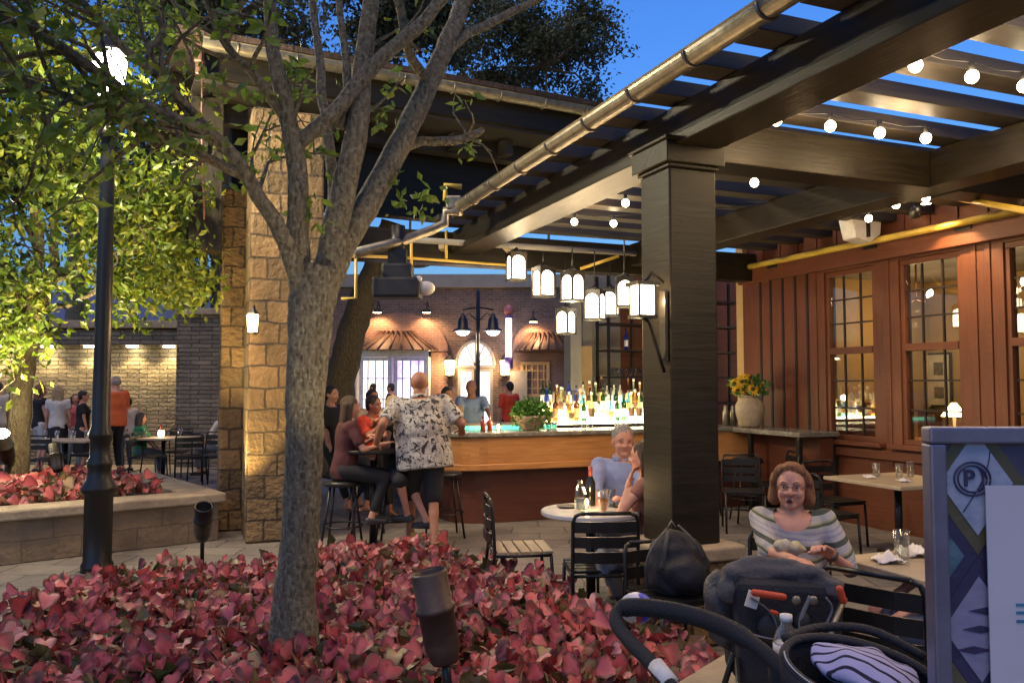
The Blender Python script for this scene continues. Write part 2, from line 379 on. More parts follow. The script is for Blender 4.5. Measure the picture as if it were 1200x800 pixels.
# ------------------------------------------------------------ pavilion of stone pillars with shingled eave, left of the bar
pav = thing('pavilion', 'stone pillared pavilion with brown shingle eave and half round gutter over the bar', 'building', (-1.5, 9.5, 0))
def pillar(x0, x1, Y, z1, dep, parent=pav):
    a, b = P(x0, 500, Y), P(x1, 500, Y); c = (a+b)/2; wd_ = (b.x-a.x)/cos(AL)
    cc = c+DU*dep/2; m = MB()
    m.box((cc.x, cc.y, z1/2), (wd_*.93, dep, z1), rot=RU)
    return m.build('pillar', M_stone, parent, .03, 3)
pillar(292, 376, 8.7, 4.6, .7)
pillar(258, 289, 9.3, 3.9, .4)
EL, ER = P(237, 46, 8.4), P(700, 128, 10.6)
zE = (EL.z+ER.z)/2; EL.z = ER.z = zE
ed = (ER-EL).normalized(); en = V((-ed.y, ed.x, 0))
ER = EL+ed*((ER-EL).length+.9)
# roof planes: rise to a ridge 2.4 m back, fall on the far side, hip at the left end
RP = MB(); rz = zE+.62; a0, b0 = EL-ed*.25-en*.12, ER+ed*.2-en*.12
r0, r1 = EL+ed*2.0+en*2.4, ER+ed*.2+en*2.4; r0.z = r1.z = rz
a2, b2 = a0+en*5.0, b0+en*5.0
def slab(m, pts, t=.06):
    pts = [V(p) for p in pts]; n = (pts[1]-pts[0]).cross(pts[2]-pts[0]).normalized()
    if n.z < 0: n = -n
    k = len(pts); vs = pts+[p-n*t for p in pts]
    m.add(vs, [tuple(range(k)), tuple(range(2*k-1, k-1, -1))]+[(i, (i+1) % k, k+(i+1) % k, k+i) for i in range(k)])
for z_ in (a0, b0, a2, b2): z_.z = zE+.06
slab(RP, [a0, b0, r1, r0]); slab(RP, [a2, b2, r1, r0]); slab(RP, [a0, r0, a2])
RP.build('roof', M_shingle, pav)
gutter(pav, EL+V((0, 0, -.02)), ER+V((0, 0, -.02)), .09)
def eb(m, s0, s1, n0, n1, z0, z1, **k):   # box in the eave's frame
    rt = Matrix((ed, en, V((0, 0, 1)))).transposed(); c = EL+ed*(s0+s1)/2+en*(n0+n1)/2; c.z = (z0+z1)/2
    return m.box(c, (s1-s0, n1-n0, z1-z0), rot=rt, **k)
LEN = (ER-EL).length
m = MB(); eb(m, -.05, LEN, .10, .16, zE-.36, zE+.02, wd=True); m.build('fascia', M_dark, pav)
m = MB(); eb(m, -.05, LEN, .165, 4.7, zE-.40, zE-.36, wd=True); m.build('soffit', M_joist, pav)
m = MB(); eb(m, .05, LEN, .75, .95, zE-.62, zE-.405, wd=True); m.build('eave_beam', M_joist, pav)
m = MB(); eb(m, .45, LEN, 1.0, 1.2, ZB+.6, zE-.405, wd=True); m.build('upper_wall', M_dark, pav)
for k in range(7): m = MB(); eb(m, .9+k*.72, 1.02+k*.72, .5, .745, zE-.6, zE-.41, wd=True); m.build('rafter_tail', M_joist, pav)
m = MB(); a = P(228, 95, 9.0); m.box((a.x+.15, a.y, 3.95), (.34, .34, 1.7), rot=RU, wd=True); m.build('corner_post', M_dark, pav, .01)
m = MB(); a = P(238, 46, 8.38); m.tube([a, a-V((0, 0, .9)), a-V((-.05, 0, 1.9))], .011, 8); m.build('rain_chain', M_copper, pav)
m = MB(); a = P(233, 58, 8.38); m.box(a, (.09, .06, .28)); m.box(a-V((0, 0, .2)), (.06, .05, .14)); m.build('gutter_end', M_copper, pav, .015)
# header and rails under the pavilion roof, next to the pergola
m = MB(); m.tube([P(483, 281, 9.0), W(745, 297, 5.3)], .035, 8); m.build('conduit_rail', M_stucco, pav)
m = MB(); m.beam(P(455, 290, 9.6), P(612, 299, 10.2), .12, .1); m.build('header', M_slat, pav)
for x in (517, 556, 592):
    m = MB(); m.beam(P(x, 289, 9.5), P(x+7, 296, 9.9), .06, .05); m.build('bracket', M_slat, pav)
# yellow conduits
yl = thing('conduit_run', 'thin yellow conduit bent in squares below the pavilion roof', 'conduit', P(420, 380, 7.9), None)
m = MB(); m.tube([P(400, 350, 7.8), P(417, 349, 7.8), P(417, 300, 7.8), P(476, 302, 9.0), P(600, 311, 10), P(640, 313, 10.2)], .016, 6)
m.tube([P(523, 303, 9.4), P(523, 270, 9.4)], .016, 6); m.tube([P(482, 318, 9.0), P(482, 280, 9.0)], .016, 6)
m.tube([P(680, 315, 9.9), P(725, 300, 9.9)], .02, 6); m.tube([P(522, 235, 8.6), P(522, 217, 8.6), P(541, 219, 8.6)], .03, 6)
m.build('conduit', M_yel, yl)

# ------------------------------------------------------------ restaurant building on the right
VW = 7.4
rest = thing('restaurant', 'red brown board and batten restaurant with tall sash windows beside the patio', 'building', (U(8, VW).x, U(8, VW).y, 0))
def uw2(x, vv): return uv_of(W(x, 450, vv))[0]
def uw(x): q = W(x, 450, VW); return uv_of(q)[0]
wins = [(968, 1027), (1056, 1129), (1180, 1262)]
WZ0, WZ1 = .98, 3.03
edges = []
for a, b in wins: edges += [(uw(b), uw(a))]
uL = uw(872); uR = -2.5
def wallrect(m, u0, u1, z0, z1, v0=VW, t=.18): m.ub(min(u0, u1), max(u0, u1), v0, v0+t, z0, z1, wd=True)
m = MB(); wallrect(m, uL, uR, 0, WZ0-.001); wallrect(m, uL, uR, WZ1+.001, 3.95)
cur = uL
for u0, u1 in edges: wallrect(m, cur, u1, WZ0, WZ1); cur = u0
# a fourth window stands out of frame, the wall goes on
wallrect(m, cur, uR, WZ0, WZ1)
m.build('wall', M_siding, rest)
# battens: narrow dark strips left of the windows and along the upper wall
m = MB()
for x in (893, 905, 919, 934, 948):
    uu = uw(x); m = MB(); m.ub(uu-.018, uu+.018, VW-.012, VW-.001, 1.05, 3.1); m.build('batten', M_groove, rest)
m = MB(); uu = uL-.12
while uu > uR: m = MB(); m.ub(uu-.02, uu+.02, VW-.022, VW-.001, 3.36, 3.93); m.build('batten', M_siding, rest); uu -= .34
m = MB()
for i, (u0, u1) in enumerate(edges):
    for uu in (u0-.16, u1+.16): m.ub(uu-.03, uu+.03, VW-.014, VW-.002, WZ0-.25, WZ1+.12)
m.build('casing_post', M_siding, rest, .004)
m = MB(); m.ub(uR, uL, VW-.09, VW-.003, 3.06, 3.32, wd=True); m.build('frieze_board', M_siding, rest, .006)
m = MB(); m.ub(uR, uw(958), VW-.06, VW-.003, .80, .90, wd=True); m.build('chair_rail', M_siding, rest, .006)
m = MB(); m.ub(uR, uL, VW-.3, VW+4.2, 3.96, 4.05); m.build('roof', M_shingle, rest)
# interior room
m = MB(); m.ub(uR, uL, VW+3.6, VW+3.75, 0, 3.95); m.ub(uR-.15, uR, VW, VW+3.6, 0, 3.95); m.ub(uL, uL+.15, VW, VW+3.6, 0, 3.95); m.build('inner_wall', M_cream, rest)
m = MB(); m.ub(uR, uL, VW+.19, VW+3.59, .02, .06); m.build('inner_floor', M_mahog, rest)
m = MB(); m.ub(uR, uL, VW+.19, VW+3.59, 3.25, 3.32); m.build('inner_ceiling', M_stucco, rest)
m = MB(); m.ub(uw2(1045, VW+3.3), uL-.2, VW+3.3, VW+3.59, .06, 1.25, wd=True); m.build('wainscot', M_siding, rest)
for i, (u0, u1) in enumerate(edges):
    fr = MB(); zc = (WZ0+WZ1)/2+.05; vf = VW+.02
    for a, b, z0, z1 in ((u0, u1, WZ0, WZ0+.06), (u0, u1, WZ1-.06, WZ1), (u0, u0+.055, WZ0+.06, WZ1-.06), (u1-.055, u1, WZ0+.06, WZ1-.06)):
        fr.ub(a+.001, b-.001, vf, vf+.07, z0+.001, z1-.001, wd=True)
    fr.ub(u0+.056, u1-.056, vf-.012, vf+.07, zc-.04, zc+.04, wd=True)
    f_ = fr.build('window', M_siding, rest, .004)
    mt = MB()
    for h0, h1 in ((WZ0+.06, zc-.04), (zc+.04, WZ1-.06)):
        for q in (1, 2): uu = u0+(u1-u0)*q/3; mt.ub(uu-.009, uu+.009, vf+.03, vf+.055, h0+.001, h1-.001)
        for q in (1, 2): zz = h0+(h1-h0)*q/3; mt.ub(u0+.057, u1-.057, vf+.028, vf+.052, zz-.009, zz+.009)
    mt.build('muntins', M_groove, f_)
    g = MB(); g.ub(u0+.056, u1-.056, vf+.04, vf+.044, WZ0+.061, WZ1-.061); g.build('pane', M_pane, f_)
    s = MB(); s.ub(u0-.12, u1+.12, VW-.10, VW+.02, WZ0-.05, WZ0-.002, wd=True); s.build('sill', M_siding, f_, .006)
# yellow pipe along the wall and short return
yp = thing('wall_pipe', 'long yellow gas pipe running along the top of the red brown wall', 'pipe', W(1000, 290, VW-.2))
pz = 3.27
m = MB(); a = W(878, 320, VW-.17); b = W(1260, 242, VW-.17); m.tube([(a.x, a.y, pz), (b.x, b.y, pz)], .038, 10); m.build('pipe', M_yel, yp)
m = MB(); a = W(1098, 228, VW-.13); b = W(1250, 256, 4.6); m.tube([a, (a.x, a.y, a.z), b], .025, 8); m.build('pipe', M_yel, yp)
for x in (905, 1020, 1130):
    a = W(x, 300, VW-.09); m = MB(); m.box((a.x, a.y, pz-.02), (.03, .19, .09), rot=RU); m.build('bracket', M_black, yp)
# inside: pictures, sconces, chandeliers
gp = 'framed prints on the inner wall'
for i, (x, y, ww, hh, l) in enumerate(((1076, 433, .42, .5, 'upper left'), (1098, 432, .42, .5, 'upper right'), (1077, 462, .42, .44, 'lower left'), (1099, 460, .42, .44, 'lower right'))):
    q = W(x, y, VW+3.5); t = thing('framed_print', 'pale print in thin dark frame seen through the middle window, %s of four' % l, 'picture', q, gp)
    m = MB(); m.box(q+DV*.06, (.03, ww, hh), rot=RU); m.build('frame', M_groove, t)
    m = MB(); m.box(q+DV*.04, (.02, ww-.06, hh-.06), rot=RU); m.build('mount', M_white, t)
    m = MB(); m.box(q+DV*.028, (.01, ww*.4, hh*.4), rot=RU); m.build('print', M_counter, t)
def chandelier(x, y, vv, lab):
    q = W(x, y, vv); t = thing('chandelier', lab, 'light fixture', q)
    m = MB(); m.tube([q+V((0, 0, 3.25-q.z)), q], .012, 6)
    for k in range(4):
        a = k*pi/2+.4; d = V((cos(a), sin(a), 0)); m.tube([q, q+d*.14-V((0, 0, .05)), q+d*.22+V((0, 0, .02))], .010, 5)
    m.build('arm', M_copper, t)
    for k in range(4):
        a = k*pi/2+.4; d = V((cos(a), sin(a), 0)); m = MB(); m.ell(q+d*.22+V((0, 0, .06)), (.028, .028, .05), 8, 6); m.build('candle_bulb', G_bulb, t)
    lamp('POINT', q-V((0, 0, .15)), 4, WARM, .03)
chandelier(1074, 350, VW+1.5, 'small copper chandelier seen through the middle window')
chandelier(1184, 335, VW+1.5, 'small copper chandelier seen through the right window')
chandelier(1014, 375, VW+2.6, 'small copper chandelier seen through the left window')
for x, y, l in ((1006, 432, 'left'),):
    q = W(x, y, VW+3.45); t = thing('inner_sconce', 'double candle wall sconce glowing behind the left window', 'wall light', q)
    m = MB(); m.box(q+DV*.1, (.03, .1, .2), rot=RU); m.build('plate', M_copper, t)
    m = MB(); m.ell(q+DU*.07, (.04, .04, .06), 8, 6); m.ell(q-DU*.07, (.04, .04, .06), 8, 6); m.build('bulb', G_bulb, t)
lamp('POINT', U(uw2(1085, VW+2.6), VW+2.4, 2.5), 8, WARM, .04); lamp('POINT', U(uw2(1000, VW+2.2), VW+1.9, 2.5), 5, WARM, .04)
q = W(1118, 478, VW+2.2); t = thing('table_lamp', 'little lamp with glowing cone shade on a sideboard behind the middle window', 'lamp', (q.x, q.y, .9))
m = MB(); m.lathe([(.16, .32), (.03, .5)], (q.x, q.y, .9), 14); m.build('lamp_shade', G_warm, t)
m = MB(); m.lathe([(.07, 0), (.07, .02), (.02, .05), (.02, .34)], (q.x, q.y, .9), 10); m.build('base', M_copper, t)
t = thing('sideboard', 'long wooden sideboard inside behind the middle window', 'sideboard', U(uw2(1105, VW+2.3), VW+2.3, .06))
m = MB(); m.ub(uw2(1150, VW+2), uw2(1055, VW+2), VW+2.0, VW+2.5, .06, .86, wd=True); m.build('body', M_bar, t, .01)
m = MB(); m.ub(uw2(1153, VW+2), uw2(1052, VW+2), VW+1.97, VW+2.53, .862, .895, wd=True); m.build('top', M_bar, t)
t = thing('booth_seat', 'orange leather booth seen through the left window', 'booth', U(uw(1000), VW+.9, .06))
m = MB(); m.ub(uw2(1032, VW+.9), uw2(960, VW+.9), VW+.9, VW+1.05, .06, 1.42); m.build('backrest', mat('orange_leather', (.5, .11, .03), .35), t, .04)
m = MB(); m.ub(uw2(1032, VW+.9), uw2(960, VW+.9), VW+.45, VW+.9, .06, .5); m.build('seat', MATS['orange_leather'], t, .04)
# ------------------------------------------------------------ the bar
bar = thing('bar_counter', 'curved oak fronted bar with grey stone top and dark red base', 'bar', U(9.6, 4.6))
BU, BV0, BV1 = 9.02, 2.75, 7.1
def bar_outline(off, ru=.55):
    # rounded left end, then front edge; closed ring (u, v)
    o = []; v0, u0, u1 = BV0+off, BU+off, BU+3.6-off
    r = ru-off*.5
    for k in range(9): a = pi+pi/2*k/8; o.append((v0+r+r*cos(a), u0+r+r*sin(a)))
    o += [(BV1, u0), (BV1, u0+.62-2*off), (v0+.62+.3-off, u0+.62-2*off)]
    o += [(v0+.62-off*2, u0+.62+.3-off), (v0+.62-off*2, u1), (v0, u1)]
    return o
def barlayer(name, mt, off, z0, z1, bev=.006):
    m = MB(); o = bar_outline(off); n = len(o)
    m.prism(o, U(0, 0, z0), DV, DU, (0, 0, z1-z0)); return m.build(name, mt, bar, bev)
barlayer('countertop', M_counter, 0, 1.03, 1.085, .012)
barlayer('apron', M_bar, .04, .72, 1.029)
barlayer('ledge', M_bar, .012, .64, .719, .012)
barlayer('base', M_mahog, .22, .0, .639)
# a lower glass rail well with green light behind the counter
m = MB(); m.ub(BU+.64, BU+1.1, BV0+1.0, BV0+2.1, .86, .90); m.build('work_top', M_galv, bar)
# raised display shelf with bottles
sh = thing('bottle_display', 'stepped glowing shelf behind the bar packed with bottles', 'bar shelf', U(BU+1.0, 5.2, 0))
m = MB(); m.ub(BU+.75, BU+1.35, 4.35, 6.3, 0, 1.12); m.build('cabinet', M_black, sh)
G_shelf = glow('lit_shelf_acrylic', (1, .84, .50), 7.5)
steps = []
for k in range(3):
    u0 = BU+.8+k*.17; z = 1.15+k*.10; m = MB(); m.ub(u0, u0+.168, 4.45, 6.25, 1.121, z); m.build('lit_step', G_shelf, sh); steps.append((u0+.085, z))
lamp('POINT', U(BU+.6, 4.9, 1.45), 3, (1, .85, .5), .04); lamp('POINT', U(BU+.6, 5.7, 1.45), 3, (1, .85, .5), .04)
def bottle_mb(h, r, neck=.33, sh_=.1):
    m = MB(); m.lathe([(r*.9, 0), (r, .008), (r, h*(1-neck-sh_)), (r*.85, h*(1-neck-sh_*.5)), (r*.36, h*(1-neck)), (r*.32, h*.97), (r*.38, h*.975), (r*.36, h)], (0, 0, 0), 10); return m
def fluid(name, c, rough=.08, e=0):
    m, n, b, o = nodes(name); b.inputs['Base Color'].default_value = c4(c); b.inputs['Roughness'].default_value = rough
    tr = N(n, 'ShaderNodeBsdfTransparent'); tr.inputs[0].default_value = c4([x**.5 for x in c]); ms = N(n, 'ShaderNodeMixShader')
    ms.inputs[0].default_value = .34; n.links.new(tr.outputs[0], ms.inputs[1]); n.links.new(b.outputs[0], ms.inputs[2]); n.links.new(ms.outputs[0], o.inputs[0]); MATS[name] = m; return m
bcols = [('clear', (.75, .78, .72)), ('amber', (.55, .22, .03)), ('pale green', (.6, .68, .4)), ('blue', (.05, .1, .6)), ('sky blue', (.15, .5, .75)), ('golden', (.8, .6, .25)), ('dark green', (.02, .08, .03)), ('brown', (.12, .04, .015)), ('gold', (.7, .38, .1)), ('white', (.8, .78, .7))]
bprot = []
for i, (nm, c) in enumerate(bcols):
    h = .27+.03*(i % 4); r = .036+.004*(i % 3)
    o = bottle_mb(h, r, .28+.05*(i % 3)).build('bottle', fluid('glass_'+nm.replace(' ', '_'), c)); WL[o.name] = V((0, 0, 0)); o.location = (0, 0, 0)
    m = MB(); m.lathe([(r+.001, h*.16), (r+.0015, h*.17), (r+.0015, h*.45), (r+.001, h*.46)], (0, 0, 0), 10); lb = m.build('paper_label', [M_white, M_cream, M_copper][i % 3], o)
    m = MB(); m.lathe([(r*.40, h*.93), (r*.40, h+.012), (.001, h+.013)], (0, 0, 0), 8); m.build('cap', [M_black, M_copper, M_white][i % 3], o)
    lb.data.transform(Matrix.Identity(4)); bprot.append((nm, o, h))
random.seed(3); used = set(); bl = []
for s_, (uu, z) in enumerate(steps):
    vv = 4.5+s_*.03
    while vv < 6.2:
        bl.append((uu+random.uniform(-.02, .02), vv, z, random.randrange(len(bprot)), ('front', 'middle', 'back')[s_])); vv += random.uniform(.088, .115)
for uu, vv, z, i, row in bl:
    nm, o, h = bprot[i]
    c = o if i not in used else copy_tree(o); used.add(i)
    c.location = U(uu, vv, z); c.scale = (1, 1, random.uniform(.9, 1.18)); c.rotation_euler = (0, 0, random.random()*6)
    tag(c, '%s glass bottle in the %s row of the glowing bar shelf' % (nm, row), 'bottle', 'bottles on the %s row of the bar shelf, %s glass' % (row, nm))
for i, (nm, o, h) in enumerate(bprot):
    if i not in used: o.location = U(BU+1.2, 4.6+i*.1, 1.12); tag(o, nm+' bottle on the bar cabinet', 'bottle')
# glasses and small things standing on the counter
def tumbler(loc, lab, h=.12, r=.036, cat='glass', liquid=None, group=None):
    m = MB(); m.lathe([(r*.8, 0), (r, h), (r*.94, h), (r*.76, .008), (.001, .008)], loc, 12); o = m.build('glass', M_glass); tag(o, lab, cat, group)
    if liquid:
        m = MB(); m.lathe([(r*.74, .009), (r*.86, h*.55), (.001, h*.55)], loc, 12); m.build('drink', liquid, o)
    return o
M_beer = fluid('amber_beer', (.6, .25, .04)); M_water = fluid('iced_water', (.6, .62, .6))
for i, x in enumerate((637, 645, 652, 690, 698, 733, 741)):
    q = G(x, 500, 1.086); q = U(BU+.3, uv_of(W(x, 500, 4.2))[1] if 0 else ((x-600)/F*9.75-(-BU*sin(AL)-.3*sin(AL)))/cos(AL), 1.086)
    tumbler(q, 'empty tumbler on the bar counter, number %s along from the planter' % ('one', 'two', 'three', 'four', 'five', 'six', 'seven')[i], .13 if i % 2 else .1, group='tumblers on the bar counter', liquid=None)
def onbar(x, du=.3, z=1.086):      # point on the bar top seen at column x
    t = ((x-600)/F); uu = BU+du; vv = uu*(t*cos(AL)+sin(AL))/(cos(AL)-t*sin(AL)); return U(uu, vv, z)
q = onbar(622, .3); pl = thing('herb_planter', 'wide pale bowl planted with bushy green herbs on the bar', 'planter', q)
m = MB(); m.lathe([(.10, 0), (.13, .02), (.2, .14), (.22, .16), (.22, .18), (.195, .18), (.17, .1), (.001, .08)], q, 24); m.build('bowl', M_cap, pl)
def leafball(c, rx, rz, n, L, w_, name, mt, parent, seed=1, up=.6):
    rnd = random.Random(seed); m = MB(); c = V(c)
    for _ in range(n):
        d = V((rnd.gauss(0, 1), rnd.gauss(0, 1), abs(rnd.gauss(0, 1))*up+rnd.gauss(0, .3))).normalized(); rr = rnd.random()**.4
        p = c+V((d.x*rx*rr, d.y*rx*rr, d.z*rz*rr)); addleaf(m, p, (d+V((rnd.gauss(0, .5), rnd.gauss(0, .5), rnd.gauss(0, .4)))).normalized(), L*rnd.uniform(.7, 1.3), w_, rnd)
    return m.build(name, mt, parent)
def addleaf(m, p, d, L, w_, rnd, t=None):
    s = d.cross(V((rnd.gauss(0, 1), rnd.gauss(0, 1), rnd.gauss(0, 1)))); s = s.normalized() if s.length > 1e-5 else V((1, 0, 0)); n = d.cross(s)
    ww = L*w_; t = rnd.random() if t is None else t
    vs = [p, p+d*L*.45+s*ww-n*L*.04, p+d*L-n*L*.16, p+d*L*.45-s*ww-n*L*.04, p+d*L*.5+n*L*.05]
    m.add(vs, [(0, 1, 4), (1, 2, 4), (2, 3, 4), (3, 0, 4)], [[(t, .1), (t, .9), (t, .3)], [(t, .9), (t, 1), (t, .3)], [(t, 1), (t, .9), (t, .3)], [(t, .9), (t, .1), (t, .3)]])
M_herb = leafmat('herb_leaf', [(0, (.04, .12, .02)), (1, (.10, .24, .04))])
leafball(q+V((0, 0, .15)), .23, .24, 900, .06, .3, 'herbs', M_herb, pl, 4)
# menu holder, bar candle, bottles near the left end
q = onbar(584, .25); t = thing('candle', 'small votive candle glowing on the bar left of the herb planter', 'candle', q)
m = MB(); m.lathe([(.035, 0), (.04, .09), (.036, .09), (.03, .01), (.001, .01)], q, 12); m.build('holder', M_glass, t)
m = MB(); m.ell(q+V((0, 0, .05)), (.02, .02, .035), 8, 6); m.build('flame', G_warm, t)
lamp('POINT', q+V((0, 0, .14)), 2, WARM, .03)
M_ket = mat('red_glass_sauce', (.25, .02, .01), .2)
for i, x in enumerate((566, 574)):
    q = onbar(x, .28); o = bottle_mb(.18, .03, .3).build('sauce_bottle', M_ket); o.location = q; tag(o, ['taller', 'second'][i]+' dark red sauce bottle on the bar left of the candle' if i == 0 else 'dark red sauce bottle on the bar directly beside the candle', 'bottle')
# green lit cocktail well behind the counter
t = thing('ice_well', 'low tray glowing green behind the left end of the bar', 'ice well', U(BU+.95, 3.9, .9))
m = MB(); m.ub(BU+.66, BU+1.08, 3.3, 4.5, .905, 1.13); m.build('tray', glow('green_lit_ice', (.12, .75, .5), .7), t, .01)
m = MB(); m.ub(BU+.655, BU+1.085, 3.28, 4.52, 1.131, 1.15); m.build('rim', M_cap, t)
q = onbar(664, 1.55, 1.45); t = thing('till_screen', 'dark till screen on a stand rising behind the glowing bottles', 'till', (q.x, q.y, 1.08))
m = MB(); m.box(q, (.30, .04, .22), rot=RU); m.build('screen', M_blackm, t, .008); m = MB(); m.tube([q-V((0, 0, .1)), (q.x, q.y, 1.1)], .02, 8); m.build('stand', M_black, t)
q = onbar(680, 1.5, 1.13); m = MB(); m.lathe([(.05, 0), (.05, .02), (.03, .05), (.035, .3), (.05, .34), (.02, .38), (.03, .42), (.04, .46), (.001, .5)], q, 14); tag(m.build('tap_tower', M_cap), 'pale turned beer tap tower behind the glowing bottles', 'beer tap')
# back shelving of black steel, either side of the post
bs = thing('steel_shelving', 'tall open black steel shelving against the back of the bar', 'shelving', U(12.3, 6.2))
for v0 in (6.57, 7.25, 8.0, 8.7, 9.3):
    m = MB(); m.ub(12.1, 12.14, v0, v0+.04, 0, 3.5); m.build('upright', M_black, bs)
    m = MB(); m.ub(12.5, 12.54, v0, v0+.04, 0, 3.5); m.build('upright', M_black, bs)
for z in (1.3, 1.75, 2.2, 2.65, 3.1):
    m = MB(); m.ub(12.1, 12.55, 6.57, 9.34, z, z+.03); m.build('shelf', M_black, bs)
for i in range(9):
    tumbler(U(12.2, 6.7+i*.09, 1.782), 'small upturned glass on the middle shelf of the black shelving', .14, .03, group='glasses on the black steel shelving')
for i in range(8):
    nm, o, h = bprot[(i*3) % 10]; c = copy_tree(o); c.location = U(12.25, 6.7+i*.3, [1.332, 2.232][i % 2]); tag(c, nm+' glass bottle on the black steel shelving, %s shelf' % ['lowest', 'upper'][i % 2], 'bottle', 'bottles on the black steel shelving')
# grey stucco column and back wall behind the bar
t = thing('back_wall', 'grey stucco wall and red brown panels behind the bar', 'wall', U(12.9, 6.4))
m = MB(); m.ub(12.8, 13.0, 6.45, 7.2, 0, 3.75); m.build('stucco_panel', M_stucco, t)
m = MB(); m.ub(12.8, 13.0, 7.21, 11, 0, 3.75, wd=True); m.build('siding_panel', M_siding, t)
m = MB(); m.ub(12.55, 12.79, 6.1, 6.5, 0, 2.3); m.build('cream_panel', M_cream, t)
m = MB(); m.ub(12.05, 12.3, 5.85, 6.05, 0, 3.4, wd=True); m.build('post', M_stucco, t)
# side counter under the restaurant wall with vase of sunflowers
sc_ = thing('side_counter', 'dark service counter with grey top along the red brown wall', 'counter', U(8.7, 7.0))
m = MB(); m.ub(7.75, 9.6, 6.75, 7.36, 1.02, 1.08); m.build('top', M_counter, sc_, .008)
m = MB()
for uu in (7.8, 8.7, 9.5):
    for vv in (6.79, 7.3): m.ub(uu, uu+.06, vv, vv+.05, 0, 1.019)
m.build('leg', M_black, sc_)
m = MB(); m.ub(7.8, 9.55, 7.1, 7.34, .12, 1.0, wd=True); m.build('back_panel', M_mahog, sc_)
q = U(8.95, 6.98, 1.082); vz = thing('flower_vase', 'pale clay vase of yellow sunflowers on the side counter', 'vase', q)
m = MB(); m.lathe([(.10, 0), (.14, .03), (.19, .2), (.185, .3), (.14, .37), (.13, .40), (.16, .42), (.145, .42), (.11, .36), (.001, .3)], q, 24); m.build('vase', M_cap, vz)
M_pet = leafmat('sunflower_petal', [(0, (.65, .38, .02)), (1, (.8, .55, .05))]); M_dk = mat('flower_disc', (.07, .03, .01), .9)
rnd = random.Random(5)
for k in range(13):
    a = rnd.uniform(0, 6.28); rr = rnd.uniform(.05, .24); p = q+V((cos(a)*rr, sin(a)*rr, .5+rnd.uniform(0, .2)-rr*.3)); d = V((cos(a)*rr*3, sin(a)*rr*3-.7, .4)).normalized()
    m = MB(); m.tube([q+V((0, 0, .38)), (q+V((0, 0, .4))+p)/2+V((0, 0, .05)), p], .006, 5); st_ = m.build('stem', M_herb, vz)
    m = MB(); s = d.cross(V((0, 0, 1))).normalized(); t2 = s.cross(d)
    for j in range(14):
        b_ = j/14*2*pi; rd = (s*cos(b_)+t2*sin(b_)); sd_ = d.cross(rd); vs = [p+rd*.02, p+rd*.05+sd_*.014+d*.008, p+rd*.09-d*.01, p+rd*.05-sd_*.014+d*.008]; tt = rnd.random()
        m.add(vs, [(0, 1, 2, 3)], [[(tt, .5)]*4])
    fl = m.build('flower', M_pet, vz)
    m = MB(); m.ell(p+d*.006, (.028, .028, .02), 10, 6); m.build('disc', M_dk, fl)
leafball(q+V((0, 0, .5)), .22, .18, 120, .1, .3, 'leaves', M_herb, vz, 9)
for i, x in enumerate((852, 864)):
    q = U(9.3-.0*i, 6.85+.12*i, 1.082); m = MB(); m.lathe([(.045, 0), (.04, .2), (.03, .22), (.03, .27), (.015, .28)], q, 14); tag(m.build('cocktail_shaker', M_galv), ['steel cocktail shaker nearest the post on the side counter', 'steel cocktail shaker next to the sunflower vase'][i], 'shaker')

# ------------------------------------------------------------ brick building behind the bar, across the plaza
YB = 25.0; M_brickw = masonry('brown_washed_brick', (.20, .115, .08), (.12, .075, .06), (.2, .165, .135), .22, .075, .012, .5, .5, .85, 1.5)
brk = thing('brick_shopfront', 'grey washed brick shopfront with arched doorway and copper hoods across the plaza', 'building', (P(560, 450, YB+3).x, YB+3, 0))
def bx(x, Y=YB): return P(x, 450, Y).x
def bz(y, Y=YB): return P(600, y, Y).z
m = MB(); m.bb((bx(335), YB, 0), (bx(760), YB+.3, bz(337))); m.build('wall', M_brickw, brk)
m = MB(); m.bb((bx(333), YB-.15, bz(337)+.002), (bx(762), YB+.35, bz(322))); m.build('parapet', M_stucco, brk)
m = MB(); m.bb((bx(335), YB+.31, 0), (bx(760), YB+8, bz(339))); m.build('rear_block', M_stucco, brk)
def arch(cx, w_, y0, y1, name, mt, d0, d1, k=14):      # half-disc/segment shape in the wall plane
    c = bx(cx); hw = w_*YB/F/2; z0, z1 = bz(y0), bz(y1); o = [(c-hw, z0), (c+hw, z0)]
    for i in range(k+1): a = pi*i/k; o.append((c+hw*cos(a), z0+(z1-z0)*sin(a)))
    m = MB(); m.prism(o, (0, YB+d0, 0), (1, 0, 0), (0, 0, 1), (0, d1-d0, 0)); return m.build(name, mt, brk)
arch(467, 116, 412, 366, 'brick_arch', M_brick, -.10, -.01); arch(640, 80, 412, 372, 'brick_arch', M_brick, -.10, -.01)
m = MB(); m.bb((bx(409), YB-.09, 0), (bx(525), YB-.012, bz(413))); m.build('brick_panel', M_brick, brk); m = MB(); m.bb((bx(602), YB-.09, 0), (bx(680), YB-.012, bz(413))); m.build('brick_panel', M_brick, brk)
def hood(cx, w_, y0, y1):
    c = bx(cx); hw = w_*YB/F/2; z0, z1 = bz(y0), bz(y1); m = MB(); top = V((c, YB-.1, z1)); pts = []
    for i in range(13): a = pi*i/12; pts.append(V((c-hw*cos(a), YB-.1-1.1*sin(a), z0)))
    for i in range(12):
        m.add([pts[i], pts[i+1], top+V((-.5*cos(pi*(i+.5)/12), 0, 0))], [(0, 1, 2)])
        m.tube([pts[i], top+V((-.5*cos(pi*(i+.5)/12), 0, 0))], .035, 5)
    m.add(pts, [tuple(range(13))])
    return m.build('hood', M_hood, brk)
hood(463, 104, 411, 388); hood(640, 74, 411, 390)
